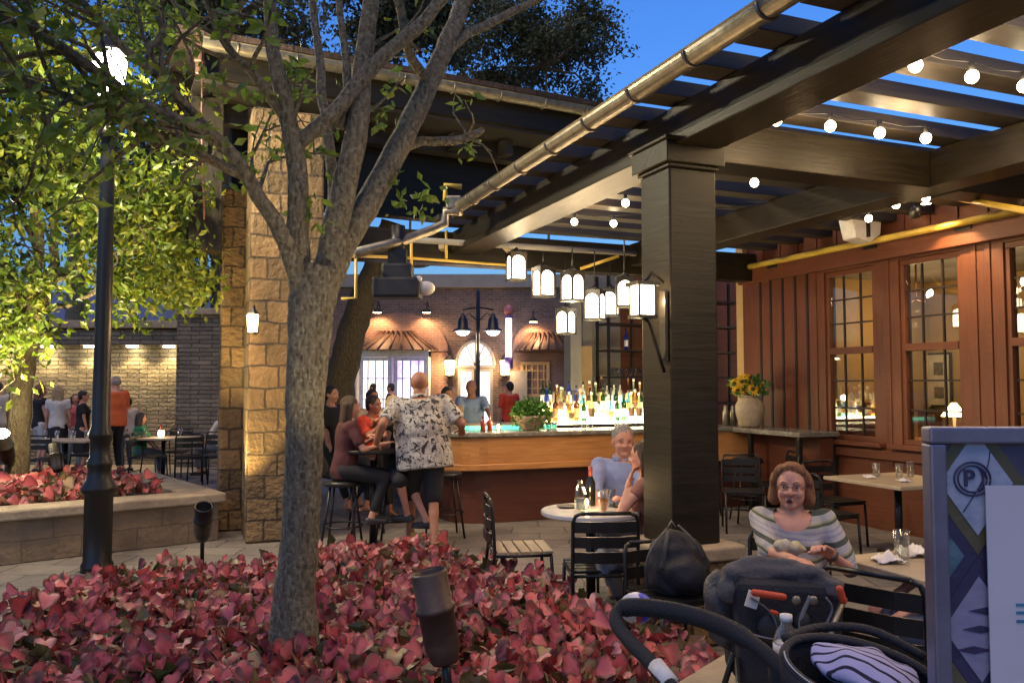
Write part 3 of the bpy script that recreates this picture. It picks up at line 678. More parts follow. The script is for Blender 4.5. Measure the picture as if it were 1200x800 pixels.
def window(cx, w_, y0, y1, d, nx, nz, gl, fr=M_white):
    c = bx(cx, YB-d); hw = w_*(YB-d)/F/2; z0, z1 = bz(y0, YB-d), bz(y1, YB-d); m = MB(); y = YB-d; t = .09
    for a, b in (((c-hw, y, z0), (c+hw, y+.08, z0+t)), ((c-hw, y, z1-t), (c+hw, y+.08, z1)), ((c-hw, y, z0+t), (c-hw+t, y+.08, z1-t)), ((c+hw-t, y, z0+t), (c+hw, y+.08, z1-t))): m.bb(a, b)
    for i in range(1, nx): xx = c-hw+2*hw*i/nx; m.bb((xx-.02, y+.01, z0+t+.001), (xx+.02, y+.05, z1-t-.001))
    for i in range(1, nz): zz = z0+(z1-z0)*i/nz; m.bb((c-hw+t+.001, y+.012, zz-.018), (c+hw-t-.001, y+.048, zz+.018))
    f_ = m.build('window', fr, brk); m = MB(); m.bb((c-hw+t, y+.055, z0+t), (c+hw-t, y+.07, z1-t)); m.build('pane', gl, f_); return f_
def litpane(name, a, b, s):
    m, n, bb_, o = nodes(name); tc = N(n, 'ShaderNodeTexCoord'); nz = N(n, 'ShaderNodeTexNoise'); nz.inputs['Scale'].default_value = 1.6; n.links.new(tc.outputs['Object'], nz.inputs[0])
    cr = N(n, 'ShaderNodeValToRGB'); cr.color_ramp.elements[0].position = .4; cr.color_ramp.elements[1].position = .6; cr.color_ramp.elements[0].color = c4(a); cr.color_ramp.elements[1].color = c4(b)
    n.links.new(nz.outputs[0], cr.inputs[0]); n.links.new(cr.outputs[0], bb_.inputs['Emission Color']); bb_.inputs['Emission Strength'].default_value = s; bb_.inputs['Base Color'].default_value = (.1, .1, .1, 1); bb_.inputs['Roughness'].default_value = .1
    MATS[name] = m; return m
L1 = litpane('lit_shop_glass_warm', (1, .84, .55), (.72, .6, .75), 1.1); L2 = litpane('lit_shop_glass_violet', (.36, .22, 1), (.85, .7, .95), 1.1); L3 = litpane('lit_shop_glass_pale', (.95, .78, .72), (.75, .6, .85), 1.0)
window(440, 36, 492, 419, .7, 4, 3, L1); window(481, 38, 492, 419, .7, 4, 3, L2)
m = MB()
for x0, x1 in ((417, 422), (458, 462), (500, 505)): m.bb((bx(x0), YB-.68, 0), (bx(x1), YB-.1, bz(412)))
m.bb((bx(417), YB-.69, bz(419)+.002), (bx(505), YB-.1, bz(411))); m.bb((bx(417), YB-.67, 0), (bx(505), YB-.1, bz(492))); m.build('bay_frame', M_white, brk)
window(627, 34, 465, 424, .12, 5, 4, L3, M_cream)
# arched doorway
arch(557, 44, 428, 400, 'fanlight', L3, -.05, .0-.012)
m = MB(); c = bx(557); hw = 22*YB/F
for i in range(1, 6): a = pi*i/6; m.beam((c, YB-.08, bz(428)), (c+hw*cos(a), YB-.08, bz(428)+(bz(400)-bz(428))*sin(a)), .04, .04)
m.tube([V((c+hw*cos(pi*i/16), YB-.07, bz(428)+(bz(400)-bz(428))*sin(pi*i/16))) for i in range(17)], .05, 6); m.build('fanlight_bars', M_stucco, brk)
window(546, 19, 500, 432, .12, 1, 1, L3, M_stucco); window(568, 19, 500, 432, .12, 1, 1, L1, M_stucco)
m = MB(); m.bb((bx(534), YB-.14, 0), (bx(580), YB-.1, bz(502))); m.bb((bx(534), YB-.14, bz(431)), (bx(580), YB-.1, bz(428.5))); m.build('door', M_stucco, brk)
def sconce(q, lab, e, s=1, n=V((0, -1, 0)), group=None, mt=G_warm):
    t = thing('wall_lantern', lab, 'wall light', q, group)
    m = MB(); m.box(q-n*.1*s, (.1*s, .04, .3*s)); m.lathe([(.11*s, .17*s), (.12*s, .18*s), (.03*s, .27*s), (.001, .3*s)], q, 6, sm=False); m.lathe([(.07*s, -.17*s), (.09*s, -.15*s), (.09*s, -.13*s)], q, 6, sm=False)
    for k in range(6): a = k*pi/3; m.tube([q+V((cos(a)*.085*s, sin(a)*.085*s, -.14*s)), q+V((cos(a)*.11*s, sin(a)*.11*s, .17*s))], .006*s, 4)
    m.tube([q+V((0, 0, .26*s)), q+V((0, 0, .33*s))-n*.05*s, q-n*.1*s+V((0, 0, .16*s))], .012*s, 6)
    m.build('frame', M_black, t); m = MB(); m.lathe([(.078*s, -.125*s), (.10*s, .165*s)], q, 6, sm=False); m.build('lantern_glass', mt, t)
    lamp('POINT', q+n*.22*s, e, WARM, .08)
    return t
gB = 'lanterns flanking the arched door'
sconce(P(527, 432, YB-.25), 'glowing lantern on the brick left of the arched door', 26, 1.5); sconce(P(592, 432, YB-.25), 'glowing lantern on the brick right of the arched door', 26, 1.5)
for i, x in enumerate((442, 500, 625)):
    q = P(x, 365 if i < 2 else 376, YB-.5); t = thing('gooseneck_light', ['gooseneck light over the left end of the large copper hood', 'gooseneck light over the right end of the large copper hood', 'gooseneck light over the smaller right hand hood'][i], 'wall light', q)
    m = MB(); m.lathe([(.16, -.03), (.1, .06), (.03, .1)], q, 12); m.tube([q+V((0, 0, .08)), q+V((0, .1, .3)), q+V((0, .48, .2))], .02, 6); m.build('shade', M_black, t)
    m = MB(); m.lathe([(.001, -.045), (.12, -.035), (.12, -.025), (.001, -.02)], q, 12); m.build('bulb', glow('gooseneck_bulb', (1, .6, .25), 22), t)
    lamp('SPOT', q-V((0, .0, .08)), 42, (1, .55, .26), .06, to=q+V((0, .35, -1)), size=R(130))
# tall barber pole like lit sign
q = P(596, 418, YB-.45); t = thing('lit_column_sign', 'narrow upright light tube with red ball on top beside the door', 'sign', q)
m = MB(); m.tube([q, q+V((0, 0, 1.15))], .09, 12); m.build('tube', glow('sign_tube', (.9, .85, 1), 2.2), t)
m = MB(); m.ell(q+V((0, 0, 1.4)), (.15, .15, .18), 12, 8); m.build('ball', mat('faded_red_ball', (.45, .16, .16), .4), t)
m = MB(); m.lathe([(.13, -.35), (.13, -.02), (.09, 0)], q, 12); m.lathe([(.09, 1.15), (.13, 1.17), (.13, 1.22), (.06, 1.24)], q, 12); m.bb(q+V((-.02, 0, .5)), q+V((.02, .46, .56))); m.build('bracket', mat('violet_enamel', (.12, .08, .35), .4), t)
q = P(607, 452, YB-.2); t = tag(MB().bb(q+V((-.28, 0, -.5)), q+V((.28, .1, .45))).build('notice_board', M_stucco), 'pale grey notice board on the brick right of the door', 'notice board')
# two headed street lamp in the plaza
q = P(560, 450, 19.0); q.z = 0; t = thing('street_lamp', 'black double headed street lamp with bell shades in front of the brick shopfront', 'street lamp', q)
zt = P(560, 342, 19).z; zh = P(560, 372, 19).z
m = MB(); m.lathe([(.14, 0), (.14, .3), (.08, .4), (.055, .8), (.045, zt), (.001, zt+.1)], q, 12); m.build('pole', M_black, t)
m = MB(); m.tube([q+V((-.36, 0, zh+.18)), q+V((0, 0, zh+.24)), q+V((.36, 0, zh+.18))], .022, 6); m.tube([q+V((-.36, 0, zh-.0)), q+V((-.2, 0, zh+.1)), q+V((0, 0, zh-.1))], .015, 6); m.tube([q+V((.36, 0, zh-.0)), q+V((.2, 0, zh+.1)), q+V((0, 0, zh-.1))], .015, 6); m.build('crossarm', M_black, t)
for s in (-1, 1):
    c = q+V((s*.35, 0, P(560, 388, 19).z)); m = MB(); m.lathe([(.24, 0), (.22, .03), (.13, .08), (.11, .28), (.06, .34), (.03, .42)], c, 16); m.build('lamp_shade', M_black, t)
    m = MB(); m.ell(c+V((0, 0, -.01)), (.15, .15, .09), 12, 8); m.build('globe', glow('street_globe', (1, .88, .7), 8), t)
    lamp('POINT', c-V((0, 0, .3)), 16, WARM2, .12)

# ------------------------------------------------------------ stone wall and blue building at the left back
YS = 17.0
sw = thing('stone_garden_wall', 'long stacked stone wall with coping and downlights behind the diners', 'wall', (P(100, 450, YS).x, YS, 0))
xl, xr = P(-60, 450, YS).x, P(216, 450, YS).x
m = MB(); m.bb((xl-3, YS, 0), (xr, YS+.4, P(100, 385, YS).z)); m.build('wall', M_ledge, sw)
m = MB(); m.bb((xl-3, YS-.35, P(100, 405, YS).z), (xr, YS-.002, P(100, 388, YS).z)); m.build('light_shelf', M_ledge, sw)
m = MB(); m.bb((xl-3, YS-.45, P(100, 386, YS).z), (xr+.02, YS+.5, P(100, 377, YS).z)); m.build('coping', M_cap, sw, .02)
m = MB(); m.bb((xr+.03, YS-.5, 0), (P(270, 450, YS).x, YS+.4, P(100, 372, YS).z)); m.build('pier', M_ledge, sw)
m = MB(); m.bb((xr-.0, YS-.6, P(100, 371.5, YS).z), (P(272, 450, YS).x, YS+.5, P(100, 364, YS).z)); m.build('pier_cap', M_cap, sw, .02)
for i, x in enumerate((3, 55, 105, 155, 198)):
    q = P(x, 405, YS-.2); m = MB(); m.lathe([(.11, -.03), (.11, -.001)], q, 12); lo = m.build('downlight', glow('downlight_glass', (1, .84, .5), 14), sw)
    lamp('SPOT', q-V((0, .05, .06)), 26, (1, .72, .32), .05, to=q+V((0, .12, -1)), size=R(105))
YBB = 34
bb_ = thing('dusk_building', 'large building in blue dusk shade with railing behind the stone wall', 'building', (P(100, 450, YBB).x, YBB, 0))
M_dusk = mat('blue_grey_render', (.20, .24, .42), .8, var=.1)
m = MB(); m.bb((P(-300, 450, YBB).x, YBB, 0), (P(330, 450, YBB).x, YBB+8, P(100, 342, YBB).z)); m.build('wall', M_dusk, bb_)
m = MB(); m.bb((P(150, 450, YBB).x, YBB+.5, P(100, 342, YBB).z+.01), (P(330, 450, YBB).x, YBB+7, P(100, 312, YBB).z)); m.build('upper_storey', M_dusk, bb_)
m = MB()
for i in range(14): x = P(217+i*3.4, 450, YBB-.1).x; m.bb((x, YBB-.1, P(100, 340, YBB).z), (x+.04, YBB-.06, P(100, 327, YBB).z))
m.bb((P(216, 450, YBB).x, YBB-.12, P(100, 327, YBB).z), (P(262, 450, YBB).x, YBB-.05, P(100, 325.5, YBB).z)); m.build('railing', M_black, bb_)
# ------------------------------------------------------------ trees
def barkmat(name, a, b, lichen):
    m, n, bs_, o = nodes(name); tc = N(n, 'ShaderNodeTexCoord'); mp = N(n, 'ShaderNodeMapping'); mp.inputs['Scale'].default_value = (10, 10, 4)
    n.links.new(tc.outputs['Object'], mp.inputs[0])
    vo = N(n, 'ShaderNodeTexVoronoi'); vo.inputs['Scale'].default_value = 7; nz = N(n, 'ShaderNodeTexNoise'); nz.inputs['Scale'].default_value = 4; nz.inputs['Detail'].default_value = 9; nz.inputs['Roughness'].default_value = .75
    n.links.new(mp.outputs[0], nz.inputs[0]); mx = N(n, 'ShaderNodeMix', data_type='RGBA'); mx.inputs[0].default_value = .35; n.links.new(mp.outputs[0], mx.inputs[6]); n.links.new(nz.outputs[1], mx.inputs[7]); n.links.new(mx.outputs[2], vo.inputs[0])
    ad = N(n, 'ShaderNodeMath', operation='MULTIPLY_ADD'); ad.inputs[1].default_value = .7; n.links.new(vo.outputs[0], ad.inputs[0]); n.links.new(nz.outputs[0], ad.inputs[2])
    cr = N(n, 'ShaderNodeValToRGB'); cr.color_ramp.elements[0].position = .45; cr.color_ramp.elements[1].position = .95; cr.color_ramp.elements[0].color = c4(a); cr.color_ramp.elements[1].color = c4(b); n.links.new(ad.outputs[0], cr.inputs[0])
    n3 = N(n, 'ShaderNodeTexNoise'); n3.inputs['Scale'].default_value = 42; n3.inputs['Detail'].default_value = 6; n.links.new(tc.outputs['Object'], n3.inputs[0])
    r3 = N(n, 'ShaderNodeValToRGB'); r3.color_ramp.elements[0].position = .5; r3.color_ramp.elements[1].position = .62; n.links.new(n3.outputs[0], r3.inputs[0])
    n.links.new(mixc(n, r3.outputs[0], cr.outputs[0], c4(lichen)), bs_.inputs['Base Color']); bs_.inputs['Roughness'].default_value = .9
    bp = N(n, 'ShaderNodeBump'); bp.inputs['Strength'].default_value = 1; bp.inputs['Distance'].default_value = .06; n.links.new(ad.outputs[0], bp.inputs['Height']); n.links.new(bp.outputs[0], bs_.inputs['Normal'])
    MATS[name] = m; return m
M_bark = barkmat('mottled_grey_bark', (.07, .058, .035), (.34, .28, .18), (.44, .41, .27))
M_bark2 = barkmat('tan_bark', (.07, .05, .028), (.22, .16, .09), (.2, .18, .1))
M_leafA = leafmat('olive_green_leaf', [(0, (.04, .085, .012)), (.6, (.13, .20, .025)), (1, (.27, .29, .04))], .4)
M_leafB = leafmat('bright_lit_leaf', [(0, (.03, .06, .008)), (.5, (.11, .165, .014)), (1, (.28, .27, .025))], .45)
M_leafC = leafmat('dark_far_leaf', [(0, (.05, .065, .025)), (1, (.14, .15, .06))], .2)
def smooth(pts, k=4):
    out = []; n = len(pts)
    for i in range(n-1):
        p0, p1, p2, p3 = pts[max(i-1, 0)], pts[i], pts[i+1], pts[min(i+2, n-1)]
        for j in range(k):
            t = j/k; out.append(.5*((2*p1)+(p2-p0)*t+(2*p0-5*p1+4*p2-p3)*t*t+(3*p1-p0-3*p2+p3)*t**3))
    out.append(pts[-1]); return out
def limb(m, L, wob=.012, n=9):        # L: (x, y, depth, radius)
    pts = [P(a, b, c) for a, b, c, r in L]; rs = [l[3] for l in L]
    sp = smooth(pts, 6); sr = []
    for i in range(len(rs)-1):
        for j in range(6): sr.append(rs[i]+(rs[i+1]-rs[i])*j/6)
    sr.append(rs[-1])
    sp = [p+noise.noise_vector(p*5)*wob+noise.noise_vector(p*17)*wob*.4 for p in sp]
    m.tube(sp, sr, n, jit=.10); return sp, sr
def twigs(m, sp, sr, rnd, n, L, r, grav=0, ends=None, up=.4, depth=2):
    for _ in range(n):
        i = rnd.randrange(len(sp)//3, len(sp)); p = sp[i]; t = (sp[min(i+1, len(sp)-1)]-sp[max(i-1, 0)]).normalized()
        d = (t*.6+V((rnd.gauss(0, .6), rnd.gauss(0, .6), rnd.gauss(up, .5)))).normalized(); l = L*rnd.uniform(.5, 1.2); q = [p]; 
        for k in range(5): d = (d+V((rnd.gauss(0, .25), rnd.gauss(0, .25), rnd.gauss(0, .22)-grav))).normalized(); q.append(q[-1]+d*l/5)
        r0 = min(r, sr[i]*.7); m.tube(q, [r0*(1-.15*k) for k in range(6)], 5, cap=False)
        if depth > 1: twigs(m, q, [r0*.6]*6, rnd, 3, l*.5, r0*.5, grav, ends, up, depth-1)
        if ends is not None: ends += [q[3], q[4], q[5]]
def leaves(m, ends, rnd, per, rad, L, w_=.22, droop=.4):
    for p in ends:
        t0 = rnd.random()
        for _ in range(per):
            d = V((rnd.gauss(0, 1), rnd.gauss(0, 1), rnd.gauss(-droop, .6))).normalized(); o = V((rnd.gauss(0, rad), rnd.gauss(0, rad), rnd.gauss(0, rad*.7)))
            addleaf(m, p+o, d, L*rnd.uniform(.6, 1.3), w_, rnd, min(1, max(0, t0*.5+rnd.random()*.5)))
# the near tree in the flower bed
rnd = random.Random(11); T = P(345, 700, 4.3)
tr = thing('tree', 'grey mottled tree forking into many bare limbs out of the red flower bed', 'tree', (T.x, T.y, 0))
m = MB(); ends = []
trunk = [(344, 760, 4.3, .14), (345, 700, 4.3, .108), (350, 640, 4.3, .10), (355, 560, 4.3, .098), (358, 480, 4.3, .10), (362, 400, 4.3, .112), (366, 350, 4.3, .125), (372, 315, 4.32, .12)]
limb(m, trunk, .006, 14)
A = limb(m, [(358, 385, 4.3, .06), (352, 330, 4.28, .062), (350, 250, 4.25, .058), (346, 180, 4.25, .052), (330, 100, 4.2, .042), (320, 50, 4.2, .036), (312, -30, 4.2, .03)])
B = limb(m, [(362, 370, 4.3, .05), (345, 310, 4.2, .048), (322, 262, 4.1, .042), (292, 212, 4.0, .036), (262, 170, 3.9, .032), (215, 142, 3.7, .028), (150, 112, 3.5, .025), (80, 62, 3.3, .022), (-20, 10, 3.1, .018)])
C = limb(m, [(372, 350, 4.33, .08), (388, 290, 4.36, .078), (404, 220, 4.4, .07), (416, 160, 4.4, .064), (424, 95, 4.45, .055), (430, 40, 4.5, .05), (438, -30, 4.5, .045)])
D = limb(m, [(376, 340, 4.36, .085), (402, 285, 4.45, .08), (432, 235, 4.55, .075), (466, 175, 4.7, .07), (494, 115, 4.8, .065), (520, 60, 4.9, .058), (540, 10, 5, .052), (556, -40, 5, .048)])
E = limb(m, [(352, 168, 4.27, .042), (385, 138, 4.3, .042), (425, 92, 4.4, .044), (465, 52, 4.45, .04), (505, 15, 4.5, .036), (540, -30, 4.5, .03)])
Fb = limb(m, [(512, 72, 4.85, .04), (545, 42, 5.0, .032), (590, 20, 5.1, .026), (650, -12, 5.2, .02)])
F2 = limb(m, [(500, 96, 4.8, .03), (480, 60, 4.6, .03), (470, 20, 4.5, .028), (462, -30, 4.4, .024)])
G2 = limb(m, [(462, 182, 4.7, .03), (490, 166, 4.8, .028), (530, 166, 4.85, .028), (560, 155, 4.9, .022), (566, 150, 4.9, .012)])
H = limb(m, [(288, 208, 4.0, .026), (230, 178, 3.8, .022), (160, 150, 3.6, .02), (90, 118, 3.4, .017), (20, 90, 3.2, .014), (-30, 78, 3.1, .01)])
I = limb(m, [(250, 162, 3.85, .024), (205, 108, 3.7, .02), (150, 60, 3.5, .018), (100, 5, 3.4, .016), (80, -30, 3.3, .014)])
J = limb(m, [(340, 145, 4.25, .028), (300, 90, 4.1, .024), (265, 55, 4.0, .02), (235, -20, 3.9, .016)])
K = limb(m, [(388, 290, 4.4, .04), (392, 220, 4.6, .035), (380, 130, 4.8, .032), (374, 60, 4.9, .026), (365, -20, 4.9, .022)])
K2 = limb(m, [(398, 150, 4.4, .026), (408, 90, 4.4, .024), (400, 30, 4.4, .02), (395, -20, 4.4, .018)])
for l, nn in ((B, 14), (H, 13), (I, 11), (J, 8)): twigs(m, l[0], l[1], rnd, nn, .75, .014, .02, ends, .15)
for l, nn in ((A, 3), (E, 2), (K, 3), (C, 2), (F2, 2)): twigs(m, l[0], l[1], rnd, nn, .5, .012, .03, ends, .5, 1)
twigs(m, G2[0], G2[1], rnd, 6, .4, .009, .05, None, .3, 1)
m.build('trunk', M_bark, tr)
m = MB(); ends = [e for e in ends if rnd.random() < .55]
for x, y, Y in ((446, 128, 4.5), (455, 138, 4.5), (478, 235, 4.6), (470, 220, 4.6), (486, 242, 4.6), (500, 225, 4.7), (300, 190, 4.1), (310, 175, 4.1), (292, 200, 4.1), (275, 110, 4.0), (262, 95, 4.0), (330, 100, 4.3), (345, 80, 4.3), (355, 105, 4.3), (545, 175, 4.9), (365, 235, 4.2), (370, 258, 4.2), (548, 120, 4.9), (250, 82, 4.0)): ends += [P(x, y, Y)]*2
leaves(m, ends, rnd, 5, .055, .075, .26, .5)
m.build('crown', M_leafA, tr)
# lit tree at the left
rnd = random.Random(23)
T = P(22, 560, 9.3); tl = thing('tree', 'leafy tree lit yellow green from below in the left planter', 'tree', (T.x, T.y, 0))
m = MB(); ends = []
limb(m, [(20, 600, 9.3, .14), (22, 500, 9.3, .115), (30, 420, 9.3, .11), (38, 370, 9.3, .11)], .02, 12)
for L in ([(36, 385, 9.3, .08), (44, 300, 9.2, .06), (45, 230, 9.1, .05), (42, 130, 9, .035), (60, 40, 8.9, .02)],
          [(38, 380, 9.3, .07), (60, 320, 9.2, .055), (66, 250, 9.2, .045), (75, 150, 9.4, .03), (110, 60, 9.5, .02)],
          [(50, 345, 9.3, .05), (75, 320, 9.1, .045), (112, 275, 8.9, .035), (150, 235, 8.7, .025), (200, 205, 8.6, .015)],
          [(58, 362, 9.3, .03), (90, 352, 9.1, .025), (130, 330, 8.9, .02), (185, 325, 8.7, .012)],
          [(70, 332, 9.1, .03), (120, 300, 8.8, .025), (160, 290, 8.6, .018), (190, 268, 8.5, .012)],
          [(34, 380, 9.3, .06), (10, 320, 9.2, .05), (-30, 250, 9, .035), (-80, 160, 9, .02)],
          [(42, 290, 9.2, .04), (15, 220, 9.1, .03), (-10, 140, 8.8, .02)],
          [(42, 300, 9.2, .03), (10, 350, 8.8, .022), (-20, 370, 8.6, .014)]):
    s_, r_ = limb(m, L, .05, 7); twigs(m, s_, r_, rnd, 12, .85, .012, .06, ends, .1)
m.build('trunk', M_bark2, tl)
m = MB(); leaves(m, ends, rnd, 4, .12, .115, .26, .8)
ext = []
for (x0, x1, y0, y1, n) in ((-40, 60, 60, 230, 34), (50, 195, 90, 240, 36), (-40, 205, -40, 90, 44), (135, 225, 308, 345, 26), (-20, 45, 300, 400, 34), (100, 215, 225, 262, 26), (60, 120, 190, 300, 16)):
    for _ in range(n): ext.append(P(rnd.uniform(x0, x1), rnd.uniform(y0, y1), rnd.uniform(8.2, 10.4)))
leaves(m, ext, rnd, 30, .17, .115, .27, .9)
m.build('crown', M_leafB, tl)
# leaning tree beyond the bar
T = P(392, 560, 12.5); t3 = thing('tree', 'pale barked tree leaning right behind the seated drinkers', 'tree', (T.x, T.y, 0))
m = MB(); limb(m, [(388, 560, 12.5, .28), (398, 460, 12.5, .24), (408, 400, 12.4, .22), (425, 350, 12.3, .2), (445, 300, 12.2, .17), (458, 260, 12.2, .15)], .04, 12)
limb(m, [(432, 335, 12.3, .12), (465, 308, 12.2, .11), (500, 305, 12.2, .09), (515, 295, 12.2, .07)], .05, 9); m.build('trunk', M_bark2, t3)
# far dark trees
def farcrown(cx, cy, Y, rx, rz, n, seed, lab, L=.2, trunkx=None):
    rnd = random.Random(seed); c = P(cx, cy, Y); t = thing('tree', lab, 'tree', (c.x, c.y, 0)); m = MB()
    m.tube([V((c.x, c.y, 0)), V((c.x+.1, c.y, c.z*.5)), c-V((0, 0, rz*.5)), c+V((0, 0, rz*.3))], [.06, .06, .05, .03] if Y > 30 else [.3, .26, .2, .1], 9)
    ends = []
    for k in range(16):
        d = V((rnd.gauss(0, 1), rnd.gauss(0, 1), rnd.gauss(.1, .6))).normalized(); e = c+V((d.x*rx, d.y*rx, d.z*rz))*rnd.uniform(.7, 1.05); a = c-V((0, 0, rz*.4))
        q = [a+(e-a)*k2/6+V((rnd.gauss(0, .1), rnd.gauss(0, .1), .25*sin(k2/6*3))) for k2 in range(7)]; m.tube(q, [.10*(1-.13*k2) for k2 in range(7)], 5, cap=False); twigs(m, q, [.05]*7, rnd, 9, rx*.35, .025, .06, ends, 0)
    m.build('trunk', M_bark, t); m = MB(); leaves(m, ends, rnd, n, .30, L, .28, .8); m.build('crown', M_leafC, t)
farcrown(640, 48, 36, 3.9, 3.3, 9, 31, 'dark drooping tree against the sky beyond the pavilion roof, right of the near tree', .21)
farcrown(480, 20, 40, 3.4, 3.4, 9, 34, 'dark tree beyond the middle of the pavilion roof', .3)
farcrown(262, 5, 24, 3.0, 2.4, 6, 32, 'dark tree rising behind the left corner of the pavilion roof', .18)
farcrown(212, 255, 23, 2.0, 2.0, 7, 33, 'small dark tree behind the corner of the stone garden wall', .18)
farcrown(90, 170, 24, 4.2, 3.6, 5, 35, 'broad dark tree behind the stone garden wall at the far left', .22)

# ------------------------------------------------------------ flower beds
M_cal = leafmat('caladium_leaf', [(0, (.08, .018, .02)), (.3, (.26, .035, .038)), (.55, (.50, .075, .082)), (.78, (.62, .16, .175)), (.9, (.68, .32, .30)), (1, (.30, .24, .10))], .25, .5, vein=((.15, .06, .045), (.60, .13, .14)))
M_green = leafmat('ground_leaf', [(0, (.05, .06, .02)), (.5, (.13, .10, .04)), (1, (.25, .06, .06))], .2)
def heart(m, p, d, up, L, t, rnd):
    # cupped heart leaf, midrib along d, normal near up
    d = d.normalized(); s = d.cross(up).normalized(); n = s.cross(d)
    hw = L*rnd.uniform(.42, .54); cup = rnd.uniform(.15, .5)*L; dr = rnd.uniform(.1, .45)*L; vs = [p]
    out = [(-.27, .42), (-.12, .92), (.12, 1.0), (.38, .88), (.70, .52), (1.0, 0), (.70, -.52), (.38, -.88), (.12, -1.0), (-.12, -.92), (-.27, -.42), (-.13, 0)]
    mid = []
    for a, b in out: vs.append(p+d*a*L*.8+s*b*hw+n*(abs(b)**1.3*cup*.5-max(0, a)**2*dr+rnd.uniform(-.11, .11)*L))
    for a in (.35, .7): vs.append(p+d*a*L*.8-n*(a*a*dr+.03*L))
    c1, c2 = 13, 14; sh_ = [(t, .15)]; U1 = lambda *i: [(t, 0 if j == 0 else (.12 if j > 12 else 1)) for j in i]
    F_ = [(0, 1, 2), (0, 2, 3), (0, 3, 4), (0, 4, c1), (c1, 4, 5), (c1, 5, c2), (c2, 5, 6), (c2, 6, 7), (c1, c2, 7), (c1, 7, 8), (0, c1, 8), (0, 8, 9), (0, 9, 10), (0, 10, 11), (0, 11, 12), (0, 12, 1)]
    m.add(vs, F_, [U1(*f) for f in F_], 0, True)
def inpoly(x, y, poly):
    c = False; n = len(poly)
    for i in range(n):
        (x1, y1), (x2, y2) = poly[i], poly[(i+1) % n]
        if (y1 > y) != (y2 > y) and x < (x2-x1)*(y-y1)/(y2-y1)+x1: c = not c
    return c
def bed(name, lab, poly, z0, h, dens, L, seed, edge=.0):
    rnd = random.Random(seed); xs = [p[0] for p in poly]; ys = [p[1] for p in poly]; m, g = MB(), MB()
    n = int((max(xs)-min(xs))*(max(ys)-min(ys))*dens)
    for _ in range(n):
        x, y = rnd.uniform(min(xs), max(xs)), rnd.uniform(min(ys), max(ys))
        if not inpoly(x, y, poly): continue
        z = z0+h*(.72+.28*noise.noise(V((x*1.7, y*1.7, seed))))+rnd.uniform(-.2, .06)*h/.4; base = V((x+rnd.gauss(0, .03), y+rnd.gauss(0, .03), z0))
        a = rnd.uniform(0, 6.283); d = V((cos(a), sin(a)-.35, -abs(rnd.gauss(.5, .6)))); up = V((rnd.gauss(0, .55), rnd.gauss(-.6, .6), 1)).normalized()
        l = L*rnd.uniform(.4, 1.3); t = min(1, max(0, .5+noise.noise(V((x*2.3, y*2.3, 9)))*.45+rnd.gauss(0, .24)))
        heart(m, V((x, y, z)), d, up, l, t, rnd)
        if rnd.random() < .3: g.tube([base, V((x, y, z))-d*.02], .003, 3, cap=False)
    for _ in range(int(n*.6)):
        x, y = rnd.uniform(min(xs), max(xs)), rnd.uniform(min(ys), max(ys))
        if inpoly(x, y, poly): addleaf(g, V((x, y, z0+h*rnd.uniform(.2, .72))), V((rnd.gauss(0, 1), rnd.gauss(0, 1), rnd.gauss(.1, .4))).normalized(), .13, .3, rnd)
    o = tag(m.build(name, M_cal), lab, 'flower bed', None, 'stuff'); gg = g.build('stems', M_green, o); return o
top = [(-60, 712), (0, 690), (60, 664), (130, 652), (200, 645), (300, 640), (400, 619), (520, 625), (600, 648), (660, 658), (700, 684), (770, 700), (832, 742)]
poly = [tuple(G(x, y, .42)[:2]) for x, y in top]+[(.93, 3.5), (.75, 3.15), (.6, 2.75), (.2, 2.65), (-3.2, 2.65), (-4.2, 4)]
bed('caladium_bed', 'large bed of pink and red caladium leaves across the foreground', poly, .05, .38, 400, .098, 3)
import statistics
cxy = (statistics.mean(p[0] for p in poly), statistics.mean(p[1] for p in poly))
grow = [(cxy[0]+(x-cxy[0])*1.03, cxy[1]+(y-cxy[1])*1.03) for x, y in poly]; grow2 = [(cxy[0]+(x-cxy[0])*1.075, cxy[1]+(y-cxy[1])*1.075) for x, y in poly]
m = MB(); m.prism(grow, (0, 0, .004), (1, 0, 0), (0, 1, 0), (0, 0, .06)); structure(m.build('soil', M_soil))
m = MB(); n = len(grow)
for i in range(n):
    a, b = V((*grow[i], 0)), V((*grow[(i+1) % n], 0)); a2, b2 = V((*grow2[i], 0)), V((*grow2[(i+1) % n], 0)); up = V((0, 0, .12))
    m.add([a, b, b2, a2, a+up, b+up, b2+up, a2+up], [(4, 5, 6, 7), (0, 1, 5, 4), (2, 3, 7, 6)])
structure(m.build('kerb', M_cap))
# raised limestone planter at the left
pa, pb, pc = P(-60, 604, 8.0), P(266, 575, 8.95), None
pa = G(-60, 604, .5); pb = G(266, 577, .5); d = (pb-pa).normalized(); nn = V((-d.y, d.x, 0))
plt = thing('raised_planter', 'low limestone block planter with pale coping and red caladiums', 'planter', ((pa.x+pb.x)/2, (pa.y+pb.y)/2, 0))
rt = Matrix((d, nn, V((0, 0, 1)))).transposed(); Lp = (pb-pa).length; Wp = 2.6
def pbx(m, s0, s1, n0, n1, z0, z1): c = pa+d*(s0+s1)/2+nn*(n0+n1)/2; return m.box((c.x, c.y, (z0+z1)/2), (s1-s0, n1-n0, z1-z0), rot=rt)
m = MB(); pbx(m, -2, Lp-.06, .06, .3, 0, .4); pbx(m, -2, Lp-.06, Wp-.3, Wp-.06, 0, .4); pbx(m, Lp-.3, Lp-.06, .301, Wp-.301, 0, .4); m.build('wall', M_stone2, plt, .01)
